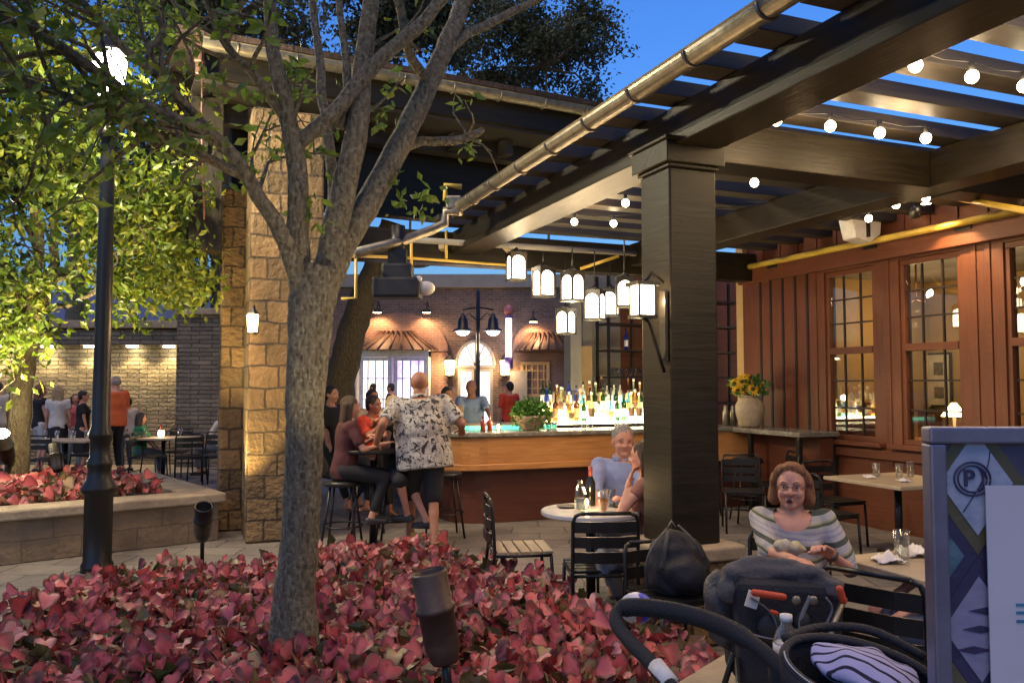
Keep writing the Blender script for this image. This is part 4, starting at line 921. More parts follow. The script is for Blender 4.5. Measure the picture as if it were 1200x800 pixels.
m = MB(); pbx(m, -2, Lp, 0, .40, .40, .5); pbx(m, -2, Lp, Wp-.36, Wp, .40, .5); pbx(m, Lp-.38, Lp, .401, Wp-.361, .40, .5); m.build('coping', M_cap, plt, .018)
m = MB(); pbx(m, -1.9, Lp-.31, .31, Wp-.31, 0, .42); m.build('soil', M_soil, plt)
q0, q1, q2, q3 = pa+d*-1.5+nn*.42, pa+d*(Lp-.55)+nn*.42, pa+d*(Lp-.7)+nn*(Wp-.4), pa+d*-1.5+nn*(Wp-.4)
bed('caladium_planting', 'red caladiums growing in the raised limestone planter', [tuple(q[:2]) for q in (q0, q1, q2, q3)], .42, .30, 150, .12, 8)

# ------------------------------------------------------------ lamp post and ground spotlights
q = P(114, 652, 7.35); q.z = 0; lp = thing('lamp_post', 'tall fluted black lamp post with glowing lantern among the branches', 'street lamp', q)
Z = lambda y: P(120, y, 7.35).z
m = MB(); m.lathe([(.135, 0), (.135, .06), (.118, .09), (.118, Z(578)), (.15, Z(575)), (.15, Z(570)), (.11, Z(562)), (.095, Z(550)), (.105, Z(545)), (.105, Z(540)), (.085, Z(535)), (.085, Z(515)), (.1, Z(512)), (.1, Z(507)), (.078, Z(500)), (.072, Z(420)), (.06, Z(180)), (.058, Z(165)), (.085, Z(160)), (.085, Z(154)), (.04, Z(148)), (.04, Z(130)), (.1, Z(120)), (.11, Z(117)), (.001, Z(116))], q, 20); m.build('pole', M_black, lp)
m = MB(); m.lathe([(.17, Z(63)), (.16, Z(60)), (.06, Z(48)), (.02, Z(38)), (.03, Z(34)), (.001, Z(30))], q, 8, sm=False)
for k in range(4): a = k*pi/2+.5; m.tube([q+V((cos(a)*.10, sin(a)*.10, Z(118))), q+V((cos(a)*.16, sin(a)*.16, Z(63)))], .009, 4)
m.build('cage', M_black, lp)
m = MB(); m.lathe([(.085, Z(114)), (.13, Z(90)), (.14, Z(70)), (.10, Z(64))], q, 12); m.build('globe', glow('lamp_post_globe', (1, .93, .78), 16), lp)
q2_ = V((q.x, q.y, Z(90)))
lamp('POINT', q2_+V((0, -.22, -.05)), 105, (1, .86, .56), .06); lamp('POINT', q2_+V((.05, .22, 0)), 105, (1, .86, .56), .06)
def spotlight(q, aim, lab, s=1, h=.3, col=M_copper):
    d = (V(aim)-V(q)).normalized(); rt = d.to_track_quat('Z', 'Y').to_matrix(); t = thing('spotlight', lab, 'spotlight', (q[0], q[1], .05))
    m = MB(); m.lathe([(.045*s, -.16*s), (.05*s, -.15*s), (.062*s, -.10*s), (.062*s, .015*s), (.07*s, .02*s), (.07*s, .035*s), (.062*s, .04*s), (.064*s, .15*s), (.06*s, .16*s), (.055*s, .15*s), (.05*s, .07*s), (.001, .065*s)], q, 18, rot=rt); m.build('housing', col, t)
    m = MB(); m.tube([V(q)-d*.15*s, V(q)-d*.2*s+V((0, 0, -.03)), V((q[0], q[1], .0))], .016*s, 8); m.build('stem', M_black, t); return t
# large bronze spotlight in the near bed, aimed up at the tree
lamp('SPOT', P(496, 650, 3.3), 24, (1, .80, .52), .04, to=P(400, 240, 4.4), size=R(75)); lamp('SPOT', P(252, 590, 6.1), 26, (1, .76, .42), .04, to=P(345, 180, 4.4), size=R(60))
q = P(512, 722, 3.25); spotlight(q, P(478, 540, 3.25), 'bronze cylindrical spotlight standing in the caladiums near the camera', 1.12, col=mat('weathered_bronze', (.085, .055, .038), .5, .4, var=.3))
q = P(238, 612, 6.2); spotlight(q, q+V((.12, -.3, .5)), 'dark spotlight at the far edge of the flower bed by the stone pillar', 1.0, col=M_black)
q = P(66, 536, 8.9); spotlight(q, q+V((-.2, .2, .5)), 'small dark spotlight among the caladiums of the raised planter', 1, col=M_black)
q = P(6, 524, 9.0); t = spotlight(q, q+V((.15, -.5, .6)), 'dazzling lit spotlight at the foot of the leafy tree', 1.3, col=M_black)
m = MB(); dd = V((.15, -.5, .6)).normalized(); m.ell(q+dd*.19, (.075, .075, .07), 12, 8); m.build('lens', glow('spot_lens', (1, .88, .55), 40), t)
lamp('SPOT', q+V((.45, -.75, .3)), 190, (1, .84, .42), .08, to=P(70, 90, 8.6), size=R(85)); lamp('SPOT', q+V((.8, -.3, .25)), 150, (1, .84, .42), .08, to=P(150, 170, 9.4), size=R(95))
lamp('POINT', q+V((.35, -.35, .25)), 12, (1, .8, .45), .06)
# uplight hidden behind the near bed washing the stone pillars and limbs
lamp('SPOT', P(268, 600, 8.6)+V((0, 0, .1)), 90, (1, .72, .28), .05, to=P(285, 100, 9.1), size=R(60)); lamp('SPOT', P(300, 625, 8.2)+V((-.25, 0, .1)), 70, (1, .72, .3), .05, to=P(330, 60, 8.9), size=R(70))

# ------------------------------------------------------------ lanterns and string lights
def lantern(x, y, Y, h_px, lab, rot=0, group='pendant lanterns over the bar'):
    c = P(x, y, Y); h = h_px*Y/F*.82; r = h*.27; t = thing('pendant_lantern', lab, 'lantern', c, group)
    rz = Matrix.Rotation(rot, 3, 'Z'); m = MB()
    m.box(c-V((0, 0, h*.5)), (2.3*r, 2.3*r, h*.07), rot=rz); m.box(c+V((0, 0, h*.44)), (2.2*r, 2.2*r, h*.10), rot=rz)
    m.lathe([(r*1.2, h*.5), (r*.4, h*.6), (r*.12, h*.68)], c, 8)
    for sx in (-1, 1):
        for sy in (-1, 1): m.box(c+rz @ V((sx*r, sy*r, 0)), (r*.24, r*.24, h*.92), rot=rz)
    for k in range(4):        # arched heads of the four glazed sides
        q = Matrix.Rotation(k*pi/2, 3, 'Z'); ax = rz @ (q @ V((1, 0, 0))); ay = rz @ (q @ V((0, 1, 0))); o = [(-r, h*.42), (-r, h*.13)]
        for i in range(9): a = pi-pi*i/8; o.append((r*.9*cos(a), h*.13+r*.86*sin(a)))
        o += [(r, h*.13), (r, h*.42)]; m.prism(o, c+ay*r*.99, ax, V((0, 0, 1)), ay*r*.06)
    m.tube([c+V((0, 0, h*.66)), (c.x, c.y, ZB-.10)], .008, 5); m.build('frame', M_black, t)
    m = MB(); m.box(c-V((0, 0, h*.03)), (r*1.86, r*1.86, h*.86), rot=rz); m.build('lantern_glass', G_lantern, t); return t
LN = [(605, 312, 9.2, 40, 'highest pendant lantern, leftmost of the row under the beam'), (637, 330, 9.0, 42, 'second pendant lantern from the left under the beam'), (671, 335, 8.6, 42, 'third pendant lantern from the left, directly above the lowest one'), (663, 376, 9.4, 36, 'lowest pendant lantern, hanging over the lit bottles'), (697, 357, 8.9, 42, 'pendant lantern right of the lowest one'), (715, 354, 9.6, 38, 'pendant lantern in the tight cluster, behind the others'), (732, 342, 8.2, 42, 'pendant lantern hanging just left of the square post')]
for i, a in enumerate(LN): lantern(*a, rot=.3+.2*i)
for i in (0, 2, 3, 4, 6): q = P(*LN[i][:3]); lamp('POINT', q-V((0, .3, .28)), 8, WARM, .08)
# big lantern bracketed to the square post
c = W(753, 352, cv-.36); t = thing('bracket_lantern', 'large square lantern on a curved bracket on the left face of the post', 'lantern', c)
m = MB(); r, h = .06, .19
m.box(c+V((0, 0, h*.55)), (.16, .16, .025), rot=RU); m.box(c-V((0, 0, h*.55)), (.14, .14, .02), rot=RU)
for sx in (-1, 1):
    for sy in (-1, 1): m.box(c+RU @ V((sx*.058, sy*.058, 0)), (.011, .011, h*1.08), rot=RU)
e = c+DV*.155; m.tube([c-V((0, 0, h*.56)), c+DV*.05-V((0, 0, h*.75)), c+DV*.11-V((0, 0, .32)), e-V((0, 0, .46))], .012, 6); m.tube([c+V((0, 0, h*.57)), c+DV*.07+V((0, 0, .18)), e+V((0, 0, .12))], .012, 6)
m.box(e-V((0, 0, .16)), (.02, .07, .45), rot=RU); m.build('frame', M_black, t)
m = MB(); m.box(c, (.105, .105, h), rot=RU); m.build('lantern_glass', G_lantern, t)
lamp('POINT', c+DV*.09-DU*.0, 2.2, WARM, .04); lamp('POINT', c-DV*.25-DU*.1, 9, WARM, .08)
bulbs = [(1073, 77), (1139, 90), (1200, 101), (910, 141), (973, 148), (1031, 156), (1085, 162), (884, 214), (733, 238), (719, 262), (673, 260), (979, 253), (1050, 240), (1018, 256), (1085, 232)]
rows = [[0, 1, 2], [3, 4, 5, 6], [7, 12, 13], [8, 11], [10, 9, 14]]
where = ['nearest row, left end', 'nearest row, middle', 'nearest row, at the right picture edge', 'second row, beside the heavy beam', 'second row, second from the heavy beam', 'second row, third from the heavy beam', 'second row, right end', 'alone just right of the square post', 'alone left of the post, the upper one', 'left of the post, the lower right one', 'left of the post, the lower left one', 'small and far, left of the white bracket', 'far, above the white bracket, upper one', 'far, directly on the white bracket', 'far, right of the white bracket']
zb = ZB+.17; pos = {}
bp_ = None
for i, (x, y) in enumerate(bulbs):
    q = G(x, y, zb); pos[i] = q
    if bp_ is None:
        t = thing('string_bulb', 'round festoon bulb under the slats: '+where[i], 'light bulb', (0, 0, 0), 'string lights under the pergola')
        m = MB(); m.ell((0, 0, 0), (.036, .036, .038), 12, 8); m.build('bulb', G_bulb, t); m = MB(); m.lathe([(.017, .03), (.017, .085), (.001, .09)], (0, 0, 0), 8); m.build('socket', M_blackm, t); bp_ = t; t.location = q
    else: dup(bp_, q, 0, 'round festoon bulb under the slats: '+where[i])
for k, r_ in enumerate(rows):
    m = MB(); qs = [pos[i]+V((0, 0, .085)) for i in r_]; qs = [qs[0]-(qs[1]-qs[0])*.6]+qs+[qs[-1]+(qs[-1]-qs[-2])*.6]; pt = []
    for a, b in zip(qs, qs[1:]): pt += [a, (a+b)/2-V((0, 0, .018))]
    m.tube(pt+[qs[-1]], .005, 5); tag(m.build('light_cable', M_blackm), ['thin black cable of the nearest string lights', 'thin black cable of the second row of string lights', 'thin black cable of string lights behind the post', 'long thin black cable of the far string lights', 'thin black cable of the farthest string lights'][k], 'cable')
for a, b in ((0, 1), (3, 4), (5, 6), (8, 10), (12, 13)): lamp('POINT', (pos[a]+pos[b])/2-V((0, 0, .10)), 5, WARM, .1)
for k, uu in enumerate((2.5, 1.5, .5)):  # unseen bulb rows added to light the woman, pushchairs and sign
    m = MB(); qs = []
    for j in range(6):
        q = U(uu, 3.6+j*.62, zb); qs.append(q+V((0, 0, .085))); dup(bp_, q, 0, 'round festoon bulb over the seats in front of the post, outside the picture', 'string lights overhead out of view')
    m.tube(qs, .005, 5); tag(m.build('light_cable', M_blackm), ['thin black cable of string lights just out of the picture above the near seats', 'thin black cable of the second row of string lights out of the picture', 'thin black cable of string lights farthest out of the picture towards the viewer'][k], 'cable')
    for j in (0, 2, 4): lamp('POINT', U(uu, 3.9+j*.62, zb-.1), 6.5, WARM2, .12)
# wall fittings at the upper right
q = W(1016, 267, VW-.35); t = thing('floodlight_bracket', 'white angular floodlight box under the beam by the red wall', 'light fixture', q)
m = MB(); m.prism([(-.22, .1), (-.16, -.12), (.05, -.16), (.2, -.06), (.22, .12)], q, DV, V((0, 0, 1)), DU*.2); m.build('housing', M_white, t, .01)
m = MB(); m.box(q+V((0, 0, .12))-DU*.02, (.03, .03, .45), rot=RU); m.build('bracket', M_black, t)
for i, (x, y) in enumerate(((1048, 232), (1085, 233), (1072, 250))):
    q = W(x, y, VW-.5); t = thing('track_spotlight', ['small black track spotlight nearest the white floodlight box', 'small black track spotlight under the end of the yellow pipe', 'small unlit black spotlight hanging lowest by the yellow pipe'][i], 'spotlight', q)
    m = MB(); m.lathe([(.05, -.05), (.055, .05), (.02, .09)], q, 12); m.tube([q+V((0, 0, .08)), q+V((0, 0, .25))], .01, 5); m.build('housing', M_black, t)
    if i < 2: m = MB(); m.lathe([(.045, -.052), (.045, -.045)], q, 12); m.build('lens', G_bulb, t); lamp('SPOT', q-V((0, 0, .07)), 40, WARM, .04, to=q+DV*.5-V((0, 0, 1)), size=R(80))
# sconce on the stone pillar
q = P(296, 380, 8.3); sconce(q, 'glowing lantern sconce on the stone pillar', 12, .6, V((-.2, -1, 0)).normalized())
# projector on a pole mount
q = P(466, 338, 8.0); t = thing('projector', 'black projector box hanging on a pole mount left of the bar', 'projector', q)
m = MB(); m.box(q, (.46, .3, .2)); m.box(q+V((0, 0, .16)), (.3, .2, .16)); m.build('housing', M_blackm, t, .025)
m = MB(); m.tube([q+V((0, 0, .2)), q+V((.0, 0, .62))], .07, 8); m.box(q+V((0, -.02, .28)), (.18, .1, .2)); m.build('mount', M_black, t, .0)
m = MB(); m.ell(q+V((.28, -.03, -.0)), (.09, .07, .07), 12, 8); m.ell(q+V((.22, -.12, .08)), (.035, .03, .03), 8, 6); m.build('lens_cover', M_white, t)
# ------------------------------------------------------------ furniture
def make_chair(label, seat_mat, slats=3, group=None, sh=.45, bh=.83, arms=False):
    t = thing('patio_chair', label, 'chair', (0, 0, 0), group)       # faces +y, back at -y
    W_ = .21
    m = MB()
    for s in (-1, 1): m.tube([(s*W_, -.27, 0), (s*W_, -.215, sh), (s*W_, -.235, bh-.06), (s*(W_-.015), -.245, bh-.015), (s*(W_-.05), -.25, bh)], .0125, 8)
    m.tube([(-W_+.05, -.25, bh), (W_-.05, -.25, bh)], .0125, 8); m.build('back_frame', M_black, t)
    for s in (-1, 1):
        m = MB(); m.tube([(s*W_, .22, 0), (s*W_, .19, sh-.02)], .0125, 8); m.build('leg', M_black, t)
    m = MB()
    for a, b in (((-W_, .19), (W_, .19)), ((-W_, -.21), (W_, -.21)), ((-W_, -.21), (-W_, .19)), ((W_, -.21), (W_, .19))): m.tube([(*a, sh-.02), (*b, sh-.02)], .011, 6)
    m.build('seat_frame', M_black, t); m = MB(); m.tube([(-W_, -.24, .2), (W_, -.24, .2)], .008, 6); m.build('stretcher', M_black, t)
    for k in range(5):
        m = MB(); m.box((0, -.16+k*.083, sh+.002), (.43, .07, .018), wd=True); m.build('seat_slat', seat_mat, t, .003)
    for k in range(slats):
        z = bh-.085-k*.095; m = MB(); pts = [(-W_+.01, -.24), (-.1, -.262), (.1, -.262), (W_-.01, -.24)]
        for (a, b), (c, d_) in zip(pts, pts[1:]): m.beam((a, b, z), (c, d_, z), .010, .07, wd=False)
        m.build('back_slat', M_black, t)
    return t
def make_stool(label, group=None):
    t = thing('bar_stool', label, 'bar stool', (0, 0, 0), group); m = MB(); m.lathe([(.001, .70), (.17, .70), (.185, .715), (.185, .74), (.16, .76), (.001, .762)], (0, 0, 0), 20); m.build('seat', M_black, t)
    for k in range(4):
        a = pi/4+k*pi/2; m = MB(); m.tube([(cos(a)*.14, sin(a)*.14, .70), (cos(a)*.25, sin(a)*.25, 0)], .012, 6); m.build('leg', M_black, t)
    m = MB(); m.tube([(cos(i*pi/10)*.20, sin(i*pi/10)*.20, .28) for i in range(21)], .009, 6); m.build('foot_ring', M_black, t); return t
def make_table(label, sx, sy, top, z=.74, group=None, rnd_=False, name='patio_table', th=.035):
    t = thing(name, label, 'table', (0, 0, 0), group)
    if rnd_: m = MB(); m.lathe([(sx-.01, z-th), (sx, z-th+.008), (sx, z-.006), (sx-.006, z), (.001, z)], (0, 0, 0), 40, sm=False); m.build('tabletop', top, t)
    else: m = MB(); m.box((0, 0, z-th/2), (sx, sy, th), wd=True); m.build('tabletop', top, t, .006)
    m = MB(); m.lathe([(.035, .03), (.035, z-th-.005)], (0, 0, 0), 12); m.box((0, 0, z-th-.012), (.35, .35, .018)); m.build('pedestal', M_black, t)
    m = MB(); m.box((0, 0, .02), (.5, .06, .03)); m.box((0, 0, .0201), (.06, .5, .032)); m.build('foot', M_black, t, .005); return t
def put(o, q, rz=0): o.location = (q[0], q[1], q[2] if len(q) > 2 else 0); o.rotation_euler = (0, 0, rz); return o
A2 = -AL        # building frame rotation: local x -> DV means rz = +AL
# round table of the seated man
rtab = G(692, 597, .74); put(make_table('round white marble table with bottles, left of the square post', .36, .36, M_marble, rnd_=True), (rtab.x, rtab.y, 0))
cA = make_chair('black slatted chair with its back to the flower bed at the round table', M_black); qa = P(707, 603, 5.25); put(cA, (qa.x, qa.y+.25, 0), R(4))
cB = make_chair('black framed chair with pale wooden seat slats left of the round table, seen side on', M_slat); qb = G(610, 641, .45); put(cB, (qb.x, qb.y, 0), -pi/2+R(8))
# things on it
def ontab(x, y, z): return G(x, y, z)
q = ontab(680, 598, .742); m = MB(); m.lathe([(.035, 0), (.042, .01), (.042, .12), (.03, .16), (.018, .185), (.018, .21), (.022, .215), (.015, .215), (.014, .17), (.036, .11), (.036, .01), (.001, .01)], q, 16); o = tag(m.build('carafe', M_glass), 'clear glass water carafe on the round marble table', 'carafe')
m = MB(); m.lathe([(.001, .012), (.035, .012), (.035, .09), (.001, .09)], q, 14); m.build('water', M_water, o)
q = ontab(687, 596, .742); m = MB(); m.lathe([(.03, 0), (.034, .08), (.03, .08), (.026, .01), (.001, .01)], q, 14); t = tag(m.build('votive_candle', M_glass), 'glowing votive candle glass beside the carafe', 'candle'); m = MB(); m.ell(q+V((0, 0, .045)), (.016, .016, .03), 8, 6); m.build('flame', G_warm, t); lamp('POINT', q+V((0, -.02, .14)), 1.2, WARM, .03)
q = ontab(692, 592, .742); m = MB(); m.lathe([(.036, 0), (.038, .01), (.038, .17), (.016, .22), (.0145, .285), (.001, .286)], q, 14); o = tag(m.build('wine_bottle', mat('dark_wine_glass', (.01, .012, .008), .08, bump=0)), 'dark wine bottle with red foil neck on the round table', 'bottle'); m = MB(); m.lathe([(.0165, .21), (.0165, .292), (.001, .294)], q, 12); m.build('foil', mat('red_foil', (.35, .06, .03), .4), o)
q = ontab(707, 598, .742); tumbler(q, 'pint glass of amber beer on the round table', .15, .04, liquid=M_beer)
q = ontab(716, 593, .742); tumbler(q, 'second tall glass on the round table, behind the beer', .13, .036)
for i, (x, y) in enumerate(((665, 594), (726, 593))): q = ontab(x, y, .742); m = MB(); m.lathe([(.001, 0), (.06, 0), (.085, .012), (.08, .014), (.06, .005), (.001, .004)], q, 20); tag(m.build('side_plate', M_blackm), ['black side plate left of the carafe', 'black side plate right of the beer glass'][i], 'plate')
# far right table by the wall with chairs
q = G(1052, 561, .74); tb = put(make_table('pale board table with napkins by the restaurant windows', .95, .95, M_ttop), (q.x, q.y, 0), AL)
for i, (x, y, h) in enumerate(((1027, 558, .13), (1054, 559, .13), (1067, 558, .15))): tumbler(G(x, y, .742), ['tumbler nearest the left corner of the window table', 'middle tumbler on the window table', 'tallest tumbler on the window table'][i], h, .038)
def napkin(q, s, lab, seed):
    rnd = random.Random(seed); m = MB(); n = 14; vs = []
    for i in range(n):
        for j in range(n):
            x, y = (i/(n-1)-.5), (j/(n-1)-.5); r = math.hypot(x, y); h = max(0, .7-r*1.1)*(.25+.9*abs(noise.noise(V((x*2.6, y*2.6, seed)))))+abs(noise.noise(V((x*6, y*6, seed+5))))*.25
            vs.append(V(q)+V((x*s*(.8+.3*noise.noise(V((y*3, seed, 0)))), y*s*.8, h*s*.7+.004)))
    m.add(vs, [(i*n+j, (i+1)*n+j, (i+1)*n+j+1, i*n+j+1) for i in range(n-1) for j in range(n-1)], None, 0, True); o = m.build('napkin', mat('white_napkin_cloth', (.72, .68, .66), .85, bump=.1)); tag(o, lab, 'napkin')
    sm = o.modifiers.new('thick', 'SOLIDIFY'); sm.thickness = .003; return o
napkin(G(1019, 560, .742), .13, 'crumpled napkin at the left of the window table', 1); napkin(G(1059, 564, .742), .12, 'crumpled napkin at the front of the window table', 2)
rc = make_chair('empty black chair tucked at the far side of the window table', M_black); q = U(uv_of(tb.location)[0]+.72, uv_of(tb.location)[1]-.1); put(rc, q, AL+pi)
for du, dv, rz, lab in ((-.75, .05, 0, 'empty black chair at the near side of the window table'), (.1, -.8, -pi/2, 'empty black chair at the left side of the window table'), (1.7, -.5, 2.6, 'empty black chair standing alone between the window table and the side counter'), (2.1, .25, 1.2, 'empty black chair against the red wall below the left window')):
    uu, vv = uv_of(tb.location); dup(rc, U(uu+du, vv+dv), AL+rz, lab)
q = U(8.9, 6.2); t = put(make_stool('black bar stool nearest the vase at the side counter'), q)
dup(t, U(8.2, 6.35), 0, 'black bar stool at the near end of the side counter')
# table at lower right and its chair
q = G(1072, 660, .74); tbl = put(make_table('pale board table with crumpled napkins beside the striped woman', .62, .62, M_ttop), (q.x+.06, q.y, 0), AL)
tumbler(G(1057, 655, .742), 'empty smoky tumbler among crumpled napkins', .15, .042); napkin(G(1040, 658, .742), .17, 'flat white napkin at the table edge left of the tumbler', 3); napkin(G(1070, 650, .742), .2, 'large heaped white napkin right of the tumbler', 4)
c2 = make_chair('black slatted chair with curved back in front of the picture sign', M_black, 3, bh=.90); q = P(1063, 676, 3.35); put(c2, (q.x, q.y+.12, 0), R(-46))
# bar stools and high table for the drinkers on the left
ht = put(make_table('dark high table between the seated drinkers', .34, .34, M_black, 1.0, rnd_=True, name='high_table'), (P(438, 500, 8.35).x, 8.35, 0))
st = put(make_stool('tall black bar stool under the woman in the dark red shirt'), (P(402, 500, 8.2).x, 8.2, 0)); st.scale = (1, 1, .92)
stools = [(464, 8.55, 'tall black bar stool under the blonde woman in black'), (522, 9.0, 'empty black bar stool at the oak bar behind the standing man'), (430, 9.3, 'empty black bar stool beyond the high table')]
for x, Y, l in stools: dup(st, (P(x, 500, Y).x, Y, 0), .3, l)
# dining tables at the back left
q = G(78, 516, .75); ta = put(make_table('small pale table set with glasses near the group of standing women', 1.0, .7, M_ttop), (q.x, 13.6, 0)); ta.location.x = P(78, 500, 13.6).x
tb2 = put(make_table('dark edged table with candle near the seated child in green', 1.0, .7, M_ttop), (P(192, 500, 14.2).x, 14.2, 0))
dcs = [(222, 13.7, .4, 'dark chair right of the candle table'), (243, 13.9, 2.8, 'dark chair farthest right by the stone pillar'), (176, 13.8, -1.6, 'dark chair left of the candle table'), (206, 14.9, 3.1, 'dark chair behind the candle table'), (55, 13.3, 0, 'dark chair in front of the pale table of glasses'), (105, 14.2, 2.9, 'dark chair behind the pale table of glasses')]
c0 = None
for x, Y, rz, l in dcs:
    p = (P(x, 500, Y).x, Y, 0)
    if c0 is None: c0 = put(make_chair(l, M_black, 2), p, rz)
    else: dup(c0, p, rz, l)
zt_ = .751
for i, (dx, dy) in enumerate(((-.35, 0), (-.22, .12), (-.1, -.1), (.03, .08), (.15, -.05), (.28, .1))): tumbler(V((ta.location.x+dx, 13.6+dy, zt_)), 'water glass on the pale table by the standing women', .13, .035, group='water glasses on the pale table')
for i, dx in enumerate((-.3, .3)): tumbler(V((tb2.location.x+dx, 14.15, zt_)), ['glass left of the candle on the dark edged table', 'glass right of the candle on the dark edged table'][i], .13, .04)
q = V((tb2.location.x, 14.1, zt_)); m = MB(); m.lathe([(.04, 0), (.055, .05), (.045, .11)], q, 12); t = tag(m.build('candle_lamp', glow('candle_glass', (1, .72, .35), 4)), 'small glowing candle lamp on the dark edged table', 'candle'); lamp('POINT', q+V((0, -.1, .2)), 2, WARM, .05)
m = MB(); m.lathe([(.03, 0), (.032, .1), (.012, .17), (.013, .2)], V((tb2.location.x-.12, 14.35, zt_)), 10); tag(m.build('ketchup_bottle', M_ket), 'dark red bottle behind the candle on the dark edged table', 'bottle')

# ------------------------------------------------------------ people
def evalmesh(o):
    dg = bpy.context.evaluated_depsgraph_get(); dg.update(); me = bpy.data.meshes.new_from_object(o.evaluated_get(dg)); return me
def remeshed(m, vox, name, mats, parent, sm=4, extra=None, fac=.5, label=None):
    o = m.build(name, mats, parent); r = o.modifiers.new('r', 'REMESH'); r.mode = 'VOXEL'; r.voxel_size = vox; r.use_smooth_shade = True
    s = o.modifiers.new('s', 'SMOOTH'); s.iterations = sm; s.factor = fac
    me = evalmesh(o); old = o.data; o.modifiers.clear(); o.data = me; me.name = name
    me.materials.clear()
    for q in (mats if isinstance(mats, (list, tuple)) else [mats]): me.materials.append(q)
    me.polygons.foreach_set('material_index', [0]*len(me.polygons)); bpy.data.meshes.remove(old)
    if extra:
        bm = bmesh.new(); bm.from_mesh(me)
        for e in extra: bm.from_mesh(e)
        bm.to_mesh(me); bm.free(); me.polygons.foreach_set('use_smooth', [True]*len(me.polygons))
    if label: o['label'] = label
    return o
def loft(m, secs, n=16):     # secs: (centre, right vec * a, forward vec * b)
    vs = []
    for c, a, b in secs:
        for k in range(n): t = 2*pi*k/n; vs.append(V(c)+a*cos(t)+b*sin(t))
    fs = [(i*n+k, i*n+(k+1) % n, (i+1)*n+(k+1) % n, (i+1)*n+k) for i in range(len(secs)-1) for k in range(n)]
    fs += [tuple(range(n-1, -1, -1)), tuple(range((len(secs)-1)*n, len(secs)*n))]; m.add(vs, fs, None, 0, True)
def cap_(m, a, b, ra, rb, n=10):
    a, b = V(a), V(b); d = b-a; L = d.length; d.normalize(); ps, rs = [], []
    for t in (-1, -.85, -.5): ps.append(a+d*ra*t); rs.append(ra*math.sqrt(max(.0004, 1-t*t)))
    for k in range(5): ps.append(a+d*L*k/4); rs.append(ra+(rb-ra)*k/4)
    for t in (.5, .85, 1): ps.append(b+d*rb*t); rs.append(rb*math.sqrt(max(.0004, 1-t*t)))
    m.tube(ps, rs, n)
def ik(a, t, l1, l2, pole):
    a, t = V(a), V(t); d = t-a; L = d.length
    if L > (l1+l2)*.995: t = a+d*((l1+l2)*.995/L); d = t-a; L = d.length
    d.normalize(); x = (l1*l1-l2*l2+L*L)/(2*L); h = math.sqrt(max(0, l1*l1-x*x)); p = V(pole); p = p-d*p.dot(d); p.normalize(); return a+d*x+p*h, t
SKIN = mat('skin_fair', (.56, .27, .18), .58, var=.12, sc=10, bump=.05, sss=.15); SKIN2 = mat('skin_tan', (.36, .16, .09), .62, var=.12, sc=10, bump=.05, sss=.1)
M_eye = mat('eye_white', (.34, .27, .23), .3, bump=0); M_iris = mat('eye_dark', (.03, .02, .015), .2, bump=0); M_lip = mat('lip', (.45, .17, .13), .5, bump=0); M_mouth = mat('mouth_dark', (.06, .015, .012), .6, bump=0)
